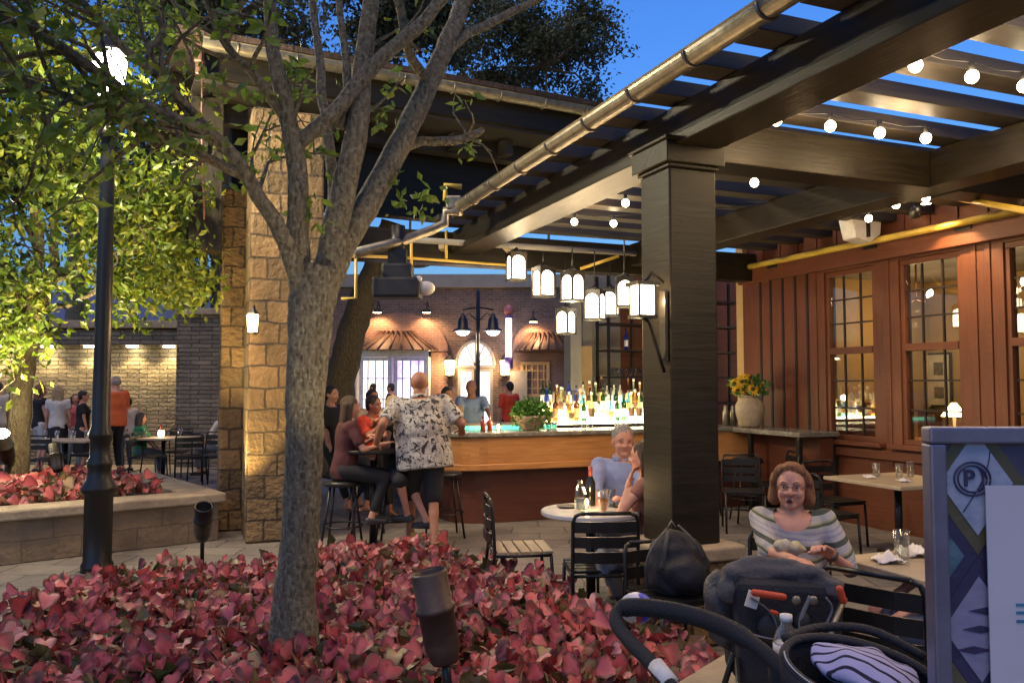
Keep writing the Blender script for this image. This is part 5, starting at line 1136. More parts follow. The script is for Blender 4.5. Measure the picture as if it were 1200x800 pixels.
def person(label, base, yaw, sit=None, s=1.0, lean=0, side=0, female=False, stout=1.0, hands=(None, None), feet=(None, None), head=(0, 0), skin=None, hair=None, hairstyle='short', shirt=None, sleeve=.6, pants=None, plen=.9, skirt=None, shoes=None, vox=.02, detail=False, mouth_open=False, knees=None, hem=.0, collar=False, hipw=1.0, wide=1.0, hsc=1.0, scoop=0, neck=.040):
    """base: ground point under the hips. yaw: facing direction (0 = +y). sit: hip height or None."""
    skin = skin or SKIN; base = V(base); t = thing('person', label, 'person', (base.x, base.y, base.z))
    ry = Matrix.Rotation(yaw, 3, 'Z'); X, Y_, Z_ = ry @ V((1, 0, 0)), ry @ V((0, 1, 0)), V((0, 0, 1))
    hip = base+Z_*((.93*s) if sit is None else sit)
    Ls = Matrix.Rotation(lean, 3, X).transposed() @ Matrix.Identity(3)      # lean > 0 tips forward
    sp = (Ls @ Z_); sp = (sp+X*side).normalized(); fw = X.cross(sp)*-1; fw = sp.cross(X).normalized(); rt = fw.cross(sp).normalized()
    w = (.90 if female else 1.0)*s*wide; st = stout
    A_ = lambda h, x=0, y=0: hip+sp*h*s+rt*x*s+fw*y*s
    def torso(m, g=0, lo=-.08, hi=.50, neck=True):
        secs = []
        T_ = [(-.10, .150*hipw, .105, 0), (-.02, .172*hipw, .125, -.005), (.08, .158, .118, .005), (.18, .145+(st-1)*.10, .110+(st-1)*.16, .012+(st-1)*.05), (.28, .155+(st-1)*.05, .116+(st-1)*.08, .012), (.38, .172, .118, .005), (.45, .176, .102, -.005), (.495, .150, .078, -.012), (.53, .085, .06, -.012)]
        for h, a, b, y in T_:
            if lo <= h <= hi: secs.append((A_(h, 0, y), rt*(a*w*(.5+.5*st)+g), fw*(b*s*(.5+.5*st)+g)))
        if female and g > 0: pass
        loft(m, secs, 20)
        if female:
            for q in (-1, 1): m.ell(A_(.335, q*.075, .085), (.062*s+g, .06*s+g, .062*s+g), 10, 8)
    sh = [A_(.465, q*.185*w/s) for q in (-1, 1)]
    # legs
    hipj = [A_(-.01, q*.088*hipw) for q in (-1, 1)]; ft = []; kn = []
    for i, q in enumerate((-1, 1)):
        f = feet[i]
        f = V(f) if f is not None else (hip*1+X*q*.1*s if sit is None else hip+X*q*.12*s+Y_*.42*s)
        if feet[i] is None: f = V((f.x, f.y, base.z+.085*s))
        k, f = ik(hipj[i], f, .43*s, .42*s, (Y_+Z_*(.6 if sit else 0)+X*q*.12) if knees is None else knees); kn.append(k); ft.append(f)
    hd = []; el = []
    for i, q in enumerate((-1, 1)):
        h = hands[i]; h = V(h) if h is not None else (sh[i]+V((0, 0, -.54*s))+X*q*.05+Y_*.08 if sit is None else kn[i]-Y_*.08*s+Z_*.09*s)
        e, h = ik(sh[i], h, .285*s, .25*s, -Y_*.6-Z_*.7+X*q*.55); el.append(e); hd.append(h)
    fdir = [(Y_+X*q*.15).normalized() for q in (-1, 1)]
    # head
    hy = yaw+head[0]; rh = Matrix.Rotation(hy, 3, 'Z') @ Matrix.Rotation(-head[1], 3, 'X'); HX, HY, HZ = rh @ V((1, 0, 0)), rh @ V((0, 1, 0)), rh @ V((0, 0, 1))
    hs_0 = s*hsc; nb = A_(.50, 0, -.01); hc = nb+sp*neck*s+HZ*.112*hs_0+HY*.025*s; hs = s*hsc
    Hp = lambda x, y, z: hc+HX*x*hs+HY*y*hs+HZ*z*hs
    m = MB(); torso(m); cap_(m, nb-sp*.03*s, hc-HZ*.07*s-HY*.02*s, .060*s*(1+.4*(st-1)), .056*s*(1+.4*(st-1)))
    mh = MB()                                                                    # skull, jaw, nose, ears
    for mm in (mh,):
        mm.ell(Hp(0, -.008, .028), ((.074+.02*(st-1))*hs, .094*hs, .088*hs), 20, 14, rot=rh); mm.ell(Hp(0, .016, -.030), (.060*(1+.45*(st-1))*hs, .068*hs, .078*hs), 18, 12, rot=rh)
        mm.ell(Hp(0, .052, -.083), (.030*hs, .028*hs, .024*hs), 10, 8, rot=rh); cap_(mm, Hp(0, .080, .012), Hp(0, .100, -.022), .009*hs, .0145*hs, 8)
        for q in (-1, 1):
            mm.ell(Hp(q*.016, .086, -.024), (.010*hs, .012*hs, .009*hs), 8, 6, rot=rh); mm.ell(Hp(q*.076, -.008, -.004), (.012*hs, .02*hs, .033*hs), 8, 6, rot=rh)
            mm.ell(Hp(q*.036, .066, -.026), (.024*hs, .02*hs, .022*hs), 8, 6, rot=rh); mm.ell(Hp(q*.03, .078, .026), (.026*hs, .014*hs, .010*hs), 8, 6, rot=rh)
    cap_(mh, nb+sp*.02, hc-HZ*.07*s-HY*.02*s, .056*s, .054*s)
    for i in (0, 1):
        cap_(m, sh[i], el[i], .050*w, .040*w); cap_(m, el[i], hd[i], .040*w, .026*w); cap_(m, A_(.45, (-1, 1)[i]*.09), sh[i], .055*w, .055*w)
        cap_(m, hipj[i], kn[i], .088*s*(.5+.5*st), .056*s); cap_(m, kn[i], ft[i]+Z_*.0, .054*s, .036*s); cap_(m, kn[i]*.7+ft[i]*.3, kn[i]*.55+ft[i]*.45, .054*s, .048*s)
        a = ft[i]; cap_(m, a-fdir[i]*.03*s-Z_*.045*s, a+fdir[i]*.13*s-Z_*.06*s, .036*s, .026*s)
    ex = []
    hv = .0045 if detail else .009; tmp = MB(); tmp.v, tmp.f, tmp.uv, tmp.mi, tmp.sm = mh.v, mh.f, mh.uv, mh.mi, mh.sm
    ho = remeshed(mh, hv*1.3, 'head', skin, t, 3, None, .5); ex.append(ho.data)
    for i, q in enumerate((-1, 1)):                                              # hands: palm, four fingers, thumb
        d = (hd[i]-el[i]).normalized(); sd_ = d.cross(Z_); sd_ = sd_.normalized() if sd_.length > .2 else X; up = sd_.cross(d).normalized()
        if up.z < 0: up = -up; sd_ = -sd_
        g = MB(); hp = hd[i]; th = (X*-q); th = th-d*th.dot(d); th = th.normalized() if th.length > .2 else sd_; up = d.cross(th).normalized(); up = up if up.z > 0 else -up
        rr = Matrix((th, d, up)).transposed(); g.ell(hp+d*.045*s, (.041*s, .055*s, .016*s), 12, 8, rot=rr); cap_(g, hp-d*.03*s, hp+d*.02*s, .026*s, .023*s, 8)
        for k, ln in enumerate((.070, .078, .072, .056)):
            o = hp+d*.085*s+th*(.030-.0195*k)*s; a = o+d*ln*.45*s-up*.006*s; b = a+(d*.8-up*.6).normalized()*ln*.32*s; c = b+(d*.4-up*.9).normalized()*ln*.28*s
            cap_(g, o-d*.02*s, a, .0092*s, .0088*s, 7); cap_(g, a, b, .0088*s, .008*s, 7); cap_(g, b, c, .008*s, .007*s, 7)
        o = hp+d*.02*s+th*.03*s; a = o+(d*.6+th*.65-up*.15).normalized()*.045*s; cap_(g, o, a, .013*s, .011*s, 7); cap_(g, a, a+(d*.9+th*.2-up*.3).normalized()*.032*s, .0105*s, .009*s, 7)
        go = remeshed(g, .0042 if detail else .008, 'hand', skin, t, 1); ex.append(go.data)
    body = remeshed(m, min(vox, .014) if detail else vox, 'body', skin, t, 5, ex)
    for o in [c for c in t.children if c.name.split('.')[0] in ('head', 'hand')]: bpy.data.objects.remove(o)
    # face
    e = MB()
    for q in (-1, 1): e.ell(Hp(q*.032, .0775, .006), (.0115*hs, .008*hs, .0044*hs), 10, 6, rot=rh)
    e.build('eyes', M_eye, t); e = MB()
    for q in (-1, 1): e.ell(Hp(q*.032, .0835, .006), (.0050*hs, .004*hs, .0042*hs), 8, 6, rot=rh)
    e.build('irises', M_iris, t); e = MB()
    for q in (-1, 1): e.tube([Hp(q*.016, .092, .030), Hp(q*.033, .092, .035), Hp(q*.050, .078, .028)], .0022*hs, 5)
    if hair: e.build('eyebrows', hair, t)
    e = MB()
    if mouth_open: e.ell(Hp(.004, .084, -.060), (.021*hs, .010*hs, .017*hs), 12, 8, rot=rh); lip = e.build('lips', M_lip, t); e = MB(); e.ell(Hp(.004, .0885, -.060), (.016*hs, .009*hs, .0115*hs), 12, 8, rot=rh); e.build('mouth', M_mouth, t)
    else: e.ell(Hp(0, .080, -.052), (.024*hs, .009*hs, .0065*hs), 12, 6, rot=rh); e.build('lips', M_lip, t)
    # hair
    if hair:
        h = MB()
        if hairstyle in ('short', 'bob', 'long', 'pony'):
            h.ell(Hp(0, -.020, .040), (.083*hs, .096*hs, .090*hs), 18, 12, rot=rh); h.ell(Hp(0, -.052, -.005), (.074*hs, .058*hs, .075*hs), 14, 10, rot=rh)
        if hairstyle == 'thin': h.ell(Hp(0, -.040, .014), (.084*hs, .068*hs, .068*hs), 18, 12, rot=rh); h.ell(Hp(0, -.012, .066), (.070*hs, .078*hs, .056*hs), 14, 10, rot=rh)
        if hairstyle == 'bob':
            for q in (-1, 1): cap_(h, Hp(q*.072, -.005, .05), Hp(q*.088, -.005, -.06), .030*hs, .032*hs); cap_(h, Hp(q*.05, .035, .098), Hp(q*.086, .018, .03), .022*hs, .020*hs); cap_(h, Hp(q*.015, .045, .108), Hp(q*.060, .050, .080), .017*hs, .009*hs)
            cap_(h, Hp(-.05, -.06, -.04), Hp(.05, -.06, -.04), .045*hs, .045*hs); h.ell(Hp(0, -.02, .068), (.082*hs, .086*hs, .050*hs), 14, 10, rot=rh)
        if hairstyle in ('long', 'pony'):
            if hairstyle == 'long':
                for x in (-.06, -.02, .02, .06): cap_(h, Hp(x, -.06, .02), Hp(x*1.1, -.085, -.24), .045*hs, .03*hs)
                for q in (-1, 1): cap_(h, Hp(q*.075, -.01, .04), Hp(q*.085, -.02, -.14), .026*hs, .022*hs)
            else: cap_(h, Hp(0, -.10, .04), Hp(0, -.13, -.12), .035*hs, .018*hs)
        if hairstyle != 'bald':
            ho = remeshed(h, .008 if detail else .011, 'hair', hair, t, 2)
            me = ho.data; rn = random.Random(4)
            for v in me.vertices:       # strand relief
                v.co += V(v.normal)*noise.noise(V((v.co.x*60, v.co.y*60, v.co.z*9)))*.006
    # clothes
    if shirt:
        c = MB(); torso(c, .014*s, -.12+0 if hem == 0 else -.2, .50)
        if hem: secs = [(A_(-hem), rt*(.188*w*hipw*(.5+.5*st)), fw*.150*s*(.5+.5*st)), (A_(.0), rt*(.19*w*hipw*(.5+.5*st)), fw*.148*s*(.5+.5*st)), (A_(.15), rt*(.172*w*(.4+.6*st)), fw*.138*s*(.4+.6*st))]; loft(c, secs, 20)
        for i in (0, 1):
            if sleeve > 0:
                cap_(c, A_(.452, (-1, 1)[i]*.09), sh[i], .066*w, .068*w)
                a = sh[i]; n_ = 1.0 if sleeve > 1 else sleeve
                c.tube([a, a+(el[i]-a)*n_*.5, a+(el[i]-a)*n_], [.068*w, .066*w, .062*w if sleeve <= 1 else .054*w], 12)
                if sleeve > 1: cap_(c, el[i], el[i]+(hd[i]-el[i])*(sleeve-1), .053*w, .04*w)
        so = remeshed(c, (.008 if scoop else min(vox, .014)) if detail else vox*.9, 'shirt', shirt, t, 3)
        for v in so.data.vertices: v.co += V(v.normal)*(noise.noise(v.co*9)*.010+noise.noise(v.co*22)*.005)
        if scoop:
            bm = bmesh.new(); bm.from_mesh(so.data); oc = A_(.50, 0, .055)-WL[t.name]
            kill = [v for v in bm.verts if ((v.co-oc).dot(rt)/(.125*scoop))**2+((v.co-oc).dot(fw)/.13)**2+((v.co-oc).dot(sp)/(.115*scoop))**2 < 1]
            bmesh.ops.delete(bm, geom=kill, context='VERTS'); bm.to_mesh(so.data); bm.free()
        if collar:
            k = MB(); k.tube([nb+sp*.022*s+(rt*cos(a)*.068+fw*sin(a)*.066)*s+sp*(.012-.03*max(0, sin(a)))*s for a in [pi/2+.25+i*(2*pi-.5)/14 for i in range(15)]], .014*s, 6, squash=1.6); k.build('collar', shirt, t)
    if pants:
        c = MB(); loft(c, [(A_(-.11), rt*.155*w*hipw, fw*.12*s), (A_(-.02), rt*.182*w*hipw*(.6+.4*st), fw*.138*s*(.5+.5*st)), (A_(.06), rt*.170*w*(.5+.5*st), fw*.13*s*(.5+.5*st))], 20)
        for i in (0, 1):
            if plen <= .5: cap_(c, hipj[i], hipj[i]+(kn[i]-hipj[i])*plen*2, .100*s*(.5+.5*st), .088*s)
            else: cap_(c, hipj[i], kn[i], .098*s*(.5+.5*st), .072*s); cap_(c, kn[i], kn[i]+(ft[i]-kn[i])*(plen-.5)*2, .070*s, .055*s)
        remeshed(c, vox, 'trousers' if plen > .5 else 'shorts', pants, t, 4)
    if skirt:
        c = MB(); kk = (kn[0]+kn[1])/2
        if sit is None: loft(c, [(hip+Z_*.08, rt*.15*w, fw*.12*s), (hip-Z_*.04, rt*.19*w, fw*.15*s), (hip-Z_*.42*s, rt*.21*w, fw*.17*s), (hip-Z_*.5*s, rt*.215*w, fw*.17*s)], 20)
        else: cap_(c, hipj[0], kn[0], .105*s, .085*s); cap_(c, hipj[1], kn[1], .105*s, .085*s); cap_(c, (hipj[0]+hipj[1])/2, kk, .1*s, .08*s); loft(c, [(A_(-.06), rt*.19*w, fw*.15*s), (A_(.06), rt*.165*w, fw*.14*s)], 16)
        so = remeshed(c, vox*.9, 'skirt', skirt, t, 4)
    if shoes:
        for i in (0, 1):
            c = MB(); a = ft[i]; cap_(c, a-fdir[i]*.035*s-Z_*.045*s, a+fdir[i]*.14*s-Z_*.055*s, .044*s, .034*s); c.box(a+fdir[i]*.05*s-Z_*.078*s, (.07*s, .24*s, .014*s), rot=ry); remeshed(c, max(.009, vox*.6), 'shoe', shoes, t, 2)
    return t, dict(hc=hc, HX=HX, HY=HY, HZ=HZ, Hp=Hp, hd=hd, el=el, kn=kn, ft=ft, sh=sh, A=A_, rh=rh, X=X, Y=Y_)
def hairmat(name, a, b):
    m = mat(name, a, .55, var=.3, sc=14, bump=.6, bs=60, col2=b, st=(6, 6, 1)); return m
H_auburn = hairmat('auburn_hair', (.12, .038, .012), (.36, .15, .055)); H_grey = hairmat('grey_hair', (.22, .19, .16), (.42, .38, .33)); H_brown = hairmat('brown_hair', (.035, .018, .010), (.09, .05, .025)); H_dark = hairmat('near_black_hair', (.012, .008, .006), (.04, .025, .02)); H_blond = hairmat('blond_hair', (.33, .21, .09), (.58, .42, .22)); H_strip = hairmat('buzzed_grey_hair', (.20, .12, .09), (.34, .24, .19))
cl = lambda n, c, **k: mat(n, c, .85, bump=.25, bs=120, var=.12, **k)
def hawaiian():
    m, n, b, o = nodes('patterned_shirt_cloth'); tc = N(n, 'ShaderNodeTexCoord'); nz = N(n, 'ShaderNodeTexNoise'); nz.inputs['Scale'].default_value = 20; nz.inputs['Detail'].default_value = 4; nz.inputs['Distortion'].default_value = 1.0; n.links.new(tc.outputs['Object'], nz.inputs[0])
    cr = N(n, 'ShaderNodeValToRGB'); e = cr.color_ramp.elements; e[0].position = .42; e[0].color = (.03, .027, .03, 1); e[1].position = .47; e[1].color = (.42, .38, .33, 1)
    x = e.new(.60); x.color = (.50, .46, .40, 1); x = e.new(.63); x.color = (.10, .085, .08, 1); x = e.new(.68); x.color = (.40, .35, .3, 1)
    n.links.new(nz.outputs[0], cr.inputs[0]); n.links.new(cr.outputs[0], b.inputs['Base Color']); b.inputs['Roughness'].default_value = .8; return m
def striped(hip):
    m, n, b, o = nodes('striped_knit'); tc = N(n, 'ShaderNodeTexCoord'); sx = N(n, 'ShaderNodeSeparateXYZ'); n.links.new(tc.outputs['Object'], sx.inputs[0])
    nz = N(n, 'ShaderNodeTexNoise'); nz.inputs['Scale'].default_value = 3; n.links.new(tc.outputs['Object'], nz.inputs[0])
    ax = N(n, 'ShaderNodeMath', operation='MULTIPLY'); n.links.new(sx.outputs[0], ax.inputs[0]); n.links.new(sx.outputs[0], ax.inputs[1])
    a = N(n, 'ShaderNodeMath', operation='MULTIPLY_ADD'); a.inputs[1].default_value = -1.5; n.links.new(ax.outputs[0], a.inputs[0]); n.links.new(sx.outputs[2], a.inputs[2])
    a2 = N(n, 'ShaderNodeMath', operation='MULTIPLY_ADD'); a2.inputs[1].default_value = .05; n.links.new(nz.outputs[0], a2.inputs[0]); n.links.new(a.outputs[0], a2.inputs[2])
    k = N(n, 'ShaderNodeMath', operation='MULTIPLY'); k.inputs[1].default_value = 1/.165; n.links.new(a2.outputs[0], k.inputs[0]); fr = N(n, 'ShaderNodeMath', operation='FRACT'); n.links.new(k.outputs[0], fr.inputs[0])
    cr = N(n, 'ShaderNodeValToRGB'); cr.color_ramp.interpolation = 'CONSTANT'; e = cr.color_ramp.elements; e[0].position = 0; e[0].color = (.07, .075, .055, 1); e[1].position = .16; e[1].color = (.40, .37, .33, 1)
    for p, c in ((.30, (.30, .27, .33)), (.36, (.40, .37, .34)), (.46, (.30, .28, .34)), (.52, (.40, .37, .33)), (.66, (.09, .10, .06)), (.74, (.32, .30, .16)), (.80, (.40, .37, .33))): x = e.new(p); x.color = c4(c)
    n.links.new(fr.outputs[0], cr.inputs[0]); n.links.new(cr.outputs[0], b.inputs['Base Color']); b.inputs['Roughness'].default_value = .95
    n2 = N(n, 'ShaderNodeTexNoise'); n2.inputs['Scale'].default_value = 140; n.links.new(tc.outputs['Object'], n2.inputs[0]); bp = N(n, 'ShaderNodeBump'); bp.inputs['Strength'].default_value = .3; bp.inputs['Distance'].default_value = .01; n.links.new(n2.outputs[0], bp.inputs['Height']); n.links.new(bp.outputs[0], b.inputs['Normal']); return m
K_black = cl('black_cloth', (.013, .012, .013)); K_white = cl('white_cloth', (.55, .52, .48)); K_red = cl('bright_red_cloth', (.60, .055, .025)); K_mar = cl('dark_maroon_cloth', (.075, .018, .018)); K_org = cl('orange_red_cloth', (.62, .12, .03)); K_blue = cl('pale_blue_shirt_cloth', (.22, .26, .42)); K_green = cl('green_cloth', (.02, .16, .06)); K_jean = cl('grey_denim', (.10, .11, .14)); K_shoe = mat('dark_shoe', (.02, .018, .016), .5)
def orangeprint():
    return mat('orange_print_cloth', (.62, .16, .03), .85, sc=22, var=.1, col2=(.66, .30, .08), bump=.2, bs=90)
# woman in the striped sweater
wx = P(938, 600, 4.25)
Wp, wi = person('seated woman with auburn bob and glasses in a striped sweater, mouth open', (wx.x, 4.38, 0), R(163), hsc=1.06, scoop=.72, neck=.012, sit=.50, s=.97, lean=R(6), female=True, stout=1.25, hands=(P(972, 648, 3.98), P(928, 655, 3.9)), feet=((P(1010, 760, 3.95).x, 3.85, .085), (P(985, 760, 3.95).x, 3.9, .085)), head=(R(-6), R(-2)), hair=H_auburn, hairstyle='bob', shirt=striped(.5), sleeve=1.1, skirt=orangeprint(), shoes=K_shoe, vox=.014, detail=True, mouth_open=True, hipw=1.1)
g = MB(); Hp = wi['Hp']
for q in (-1, 1): g.tube([Hp(q*.034+.020*cos(a), .095, .005+.014*sin(a)) for a in [i*pi/8 for i in range(17)]], .0013, 5); g.tube([Hp(q*.054, .094, .008), Hp(q*.078, .03, .008), Hp(q*.08, -.01, .0)], .0013, 4)
g.tube([Hp(-.014, .095, .008), Hp(.014, .095, .008)], .0013, 4); g.build('glasses', M_copper, Wp)
g = MB(); c = wi['hd'][0]; d = (wi['hd'][0]-wi['el'][0]).normalized(); g.lathe([(.034, -.008), (.036, 0), (.034, .008)], c-d*.02, 14, rot=d.to_track_quat('Z', 'Y').to_matrix()); g.build('wristwatch', M_copper, Wp)
q = (wi['hd'][0]+wi['hd'][1])/2+V((-.06, .10, .015)); m = MB(); m.ell(q, (.075, .05, .035), 14, 10); m.ell(q+V((-.05, -.02, .02)), (.05, .035, .03), 10, 8); o = remeshed(m, .008, 'cloth_bundle', mat('cream_yellow_print', (.42, .33, .12), .9, sc=26, col2=(.5, .47, .38)), None, 3)
for v in o.data.vertices: v.co += V(v.normal)*noise.noise(v.co*24)*.012
tag(o, 'small cream and yellow cloth bundle held in the striped woman\'s lap', 'cloth')
wch = make_chair('dark chair that the striped woman sits on', M_black, 3); put(wch, (wx.x, 4.42, 0), R(163))
# man in patterned shirt
q = P(497, 500, 8.2); person('standing man with shaved head in black and cream patterned shirt and black shorts', (q.x, q.y, 0), R(14), s=1.05, lean=R(8), side=-.07, stout=1.4, wide=1.2, hands=(P(440, 521, 8.1), P(541, 503, 8.5)), feet=((P(478, 600, 8.25).x-.0, 8.4, .085), (P(510, 600, 8.1).x, 8.0, .085)), head=(R(-10), R(-10)), skin=SKIN2, hair=H_strip, hairstyle='bald', shirt=hawaiian(), sleeve=.85, pants=K_black, plen=.47, shoes=K_shoe, vox=.016, hem=.16, collar=True)
# seated drinkers
q = P(403, 500, 8.2); person('seated woman with long brown hair in dark maroon top, half behind the tree trunk', (q.x, q.y, 0), R(-70), sit=.80, s=.95, lean=R(6), female=True, hands=(P(437, 514, 8.4), P(450, 520, 8.15)), feet=((q.x+.3, q.y+.08, .36), (q.x+.3, q.y-.1, .36)), hair=H_brown, hairstyle='long', shirt=K_mar, sleeve=.8, pants=K_black, plen=.9, shoes=K_shoe)
q = P(464, 500, 8.55); person('seated blonde woman in sleeveless black top and black skirt, legs crossed on a stool', (q.x, q.y, 0), R(80), sit=.80, s=.95, lean=R(4), female=True, hands=(P(440, 516, 8.6), P(446, 512, 8.8)), feet=((q.x+.16, q.y-.28, .36), (q.x+.36, q.y-.34, .30)), head=(R(-35), 0), hair=H_blond, hairstyle='long', shirt=K_black, sleeve=.2, skirt=K_black, shoes=K_shoe, knees=V((.1, -.5, .1)))
q = P(418, 480, 9.7); person('leaning man with dark hair in bright red shirt at the high table', (q.x, q.y, 0), R(-115), sit=.82, s=.97, lean=R(26), hands=(P(440, 494, 9.3), P(452, 494, 9.3)), feet=((q.x, q.y-.4, .3), (q.x+.2, q.y-.4, .3)), skin=SKIN2, hair=H_dark, shirt=K_red, sleeve=.9, pants=K_black)
q = P(436, 480, 10.4); person('person in cream top behind the man in bright red shirt', (q.x, q.y, 0), R(-150), sit=.85, s=.95, hair=H_dark, skin=SKIN2, shirt=cl('cream_cloth', (.5, .42, .28)), sleeve=.9, pants=K_black)
q = P(388, 470, 11.2); person('dark haired person in black beside the leaning tree', (q.x, q.y, 0), R(-120), sit=.85, s=1, hair=H_dark, shirt=K_black, sleeve=.9, pants=K_black)
q = P(524, 480, 11.2); person('dark haired person in tan top at the bar, mostly behind the standing man', (q.x, q.y, 0), R(-150), sit=.86, s=.97, hair=H_dark, skin=SKIN2, shirt=cl('tan_cloth', (.28, .17, .10)), sleeve=1.6, pants=K_black)
q = P(554, 480, 13.2); person('bald man in light blue shirt sitting across the bar', (q.x, q.y, 0), R(170), sit=.92, s=1.05, lean=R(12), stout=1.2, hair=H_strip, hairstyle='bald', skin=SKIN2, shirt=cl('light_blue_cloth', (.30, .38, .50)), sleeve=.8, pants=K_black, hands=(P(575, 492, 12.6), P(540, 492, 12.6)))
q = P(597, 480, 17); person('standing person in red shirt beyond the herb planter', (q.x, q.y, 0), R(40), s=1.0, hair=H_dark, shirt=K_red, sleeve=.8, pants=K_black)
for x, Y, lab, sh_, hr in ((458, 20, 'distant passer-by in black walking past the bay window', K_black, H_dark), (437, 22, 'distant passer-by in dark clothes left of the bay window', K_black, H_brown)):
    q = P(x, 480, Y); person(lab, (q.x, q.y, 0), R(80), s=.98, hair=hr, shirt=sh_, pants=K_jean, vox=.03)
# man and companion at the round table
q = P(730, 560, 6.75); rx_ = q.x; Mp, mi_ = person('seated grey haired man in pale blue shirt facing the camera at the round table', (q.x, q.y, 0), R(174), hsc=1.06, sit=.50, s=1.04, lean=R(-2), stout=1.15, hands=(P(738, 592, 6.2), P(700, 594, 6.2)), feet=((q.x+.05, 6.2, .085), (q.x-.15, 6.25, .085)), head=(R(8), R(4)), hair=H_grey, hairstyle='short', shirt=K_blue, sleeve=1.5, pants=K_jean, shoes=K_shoe, vox=.014, detail=True, collar=True)
mch = make_chair('dark chair that the grey haired man sits on', M_black, 3); put(mch, (q.x, 6.8, 0), R(176))
q = P(776, 560, 5.98); person('seated woman with wavy brown hair, mostly hidden behind the square post', (q.x, q.y, 0), R(75), sit=.50, s=.97, lean=R(14), female=True, hands=(P(737, 566, 5.9), P(738, 590, 6.05)), feet=((q.x-.3, q.y-.1, .085), (q.x-.3, q.y+.1, .085)), hair=H_brown, hairstyle='long', shirt=cl('pink_brown_cloth', (.30, .13, .09)), sleeve=.4, pants=K_jean, shoes=K_shoe)
wc2 = make_chair('dark chair of the woman behind the square post', M_black, 3); put(wc2, (q.x+.02, q.y, 0), R(75))
# standing group at the left
def lp_(x, Y): q = P(x, 480, Y); return (q.x, Y, 0)
person('standing woman with reddish hair in black top and white shorts', lp_(47, 15.4), R(-40), s=.97, female=True, hair=H_auburn, hairstyle='long', shirt=K_black, sleeve=.3, pants=K_white, plen=.4, shoes=K_shoe)
person('standing woman with long blond hair, white top and long black skirt, seen from behind', lp_(68, 15.0), R(10), s=.95, female=True, hair=H_blond, hairstyle='long', shirt=K_white, sleeve=.5, skirt=K_black, pants=K_black, shoes=K_shoe)
person('standing woman in black dress with dark hair facing right', lp_(97, 15.2), R(-60), s=.90, female=True, hair=H_dark, hairstyle='short', shirt=K_black, sleeve=.6, skirt=K_black, shoes=K_shoe)
person('standing woman in pink top between the blond woman and the one in black', lp_(88, 15.9), R(-150), s=.86, female=True, hair=H_brown, hairstyle='long', shirt=cl('pink_cloth', (.5, .1, .12)), sleeve=.6, pants=cl('pale_jeans', (.2, .3, .35)), shoes=K_shoe)
person('standing man with grey hair in orange red shirt beside the lamp post', lp_(135, 15.2), R(60), s=1.06, stout=1.2, hair=H_grey, hairstyle='thin', shirt=K_org, sleeve=.9, pants=K_black, shoes=K_shoe, hem=.1)
person('small child in white shirt behind the man in orange red', lp_(150, 15.7), R(60), s=.82, hair=H_dark, shirt=K_white, sleeve=.7, pants=K_jean, shoes=K_shoe)
person('seated child with long dark hair in green top', lp_(165, 14.3), R(-50), sit=.5, s=.85, female=True, hair=H_dark, hairstyle='long', shirt=K_green, sleeve=.8, pants=K_jean, shoes=K_shoe)
person('person in white top at the far left picture edge', lp_(-4, 15.5), R(60), s=1.0, hair=H_brown, shirt=K_white, sleeve=.9, pants=K_jean, shoes=K_shoe)
q = lp_(262, 15.0); person('seated person in white top behind the stone pillars', q, R(80), sit=.5, s=.95, hair=H_brown, shirt=K_white, sleeve=.9, pants=K_jean, shoes=K_shoe)
# ------------------------------------------------------------ person behind the sign
q = P(1140, 500, 4.0); person('seated person in grey shorts, only knees showing beside the picture sign', (q.x, q.y, 0), R(75), sit=.5, s=1, hair=H_brown, shirt=K_blue, sleeve=.8, pants=K_jean, plen=.42, shoes=K_shoe, feet=((P(1040, 800, 3.9).x, 3.85, .085), (P(1058, 800, 4.1).x, 4.15, .085)))
# ------------------------------------------------------------ picture sign at the right edge
YG = 1.78
def gx(x): return P(x, 600, YG).x
def gzz(y): return P(1100, y, YG).z
L0, T0, B0, R0 = gx(1089), gzz(500), gzz(1130), gx(1089)+.66
sg = thing('picture_sign', 'freestanding framed picture sign with diamond collage and blank white notice at the right edge', 'sign', ((L0+R0)/2, YG, 0))
fw_ = .036; M_frame = mat('blue_grey_satin_metal', (.21, .205, .28), .32, .6, var=.2, bump=.03)
for nm, a, b in (('frame_rail', (L0, T0-fw_), (R0, T0)), ('frame_rail', (L0, B0), (R0, B0+fw_)), ('frame_stile', (L0, B0+fw_+.0005), (L0+fw_, T0-fw_-.0005)), ('frame_stile', (R0-fw_, B0+fw_+.0005), (R0, T0-fw_-.0005))):
    m = MB(); m.bb((a[0], YG-.012, a[1]), (b[0], YG+.03, b[1])); m.build(nm, M_frame, sg, .005)
m = MB(); m.bb((L0+fw_, YG+.006, B0+fw_), (R0-fw_, YG+.02, T0-fw_)); art = m.build('picture_panel', mat('collage_ground', (.045, .04, .085), .45, col2=(.08, .07, .12), sc=9), sg)
tiles = [mat('tile_olive', (.10, .085, .045), .5), mat('tile_pale_blue', (.28, .33, .46), .45, sc=14, col2=(.42, .45, .55)), mat('tile_lilac', (.34, .32, .44), .45, sc=14, col2=(.22, .20, .32)), mat('tile_teal', (.05, .13, .17), .45, sc=20, col2=(.12, .2, .26)), mat('tile_ink', (.035, .03, .08), .4)]
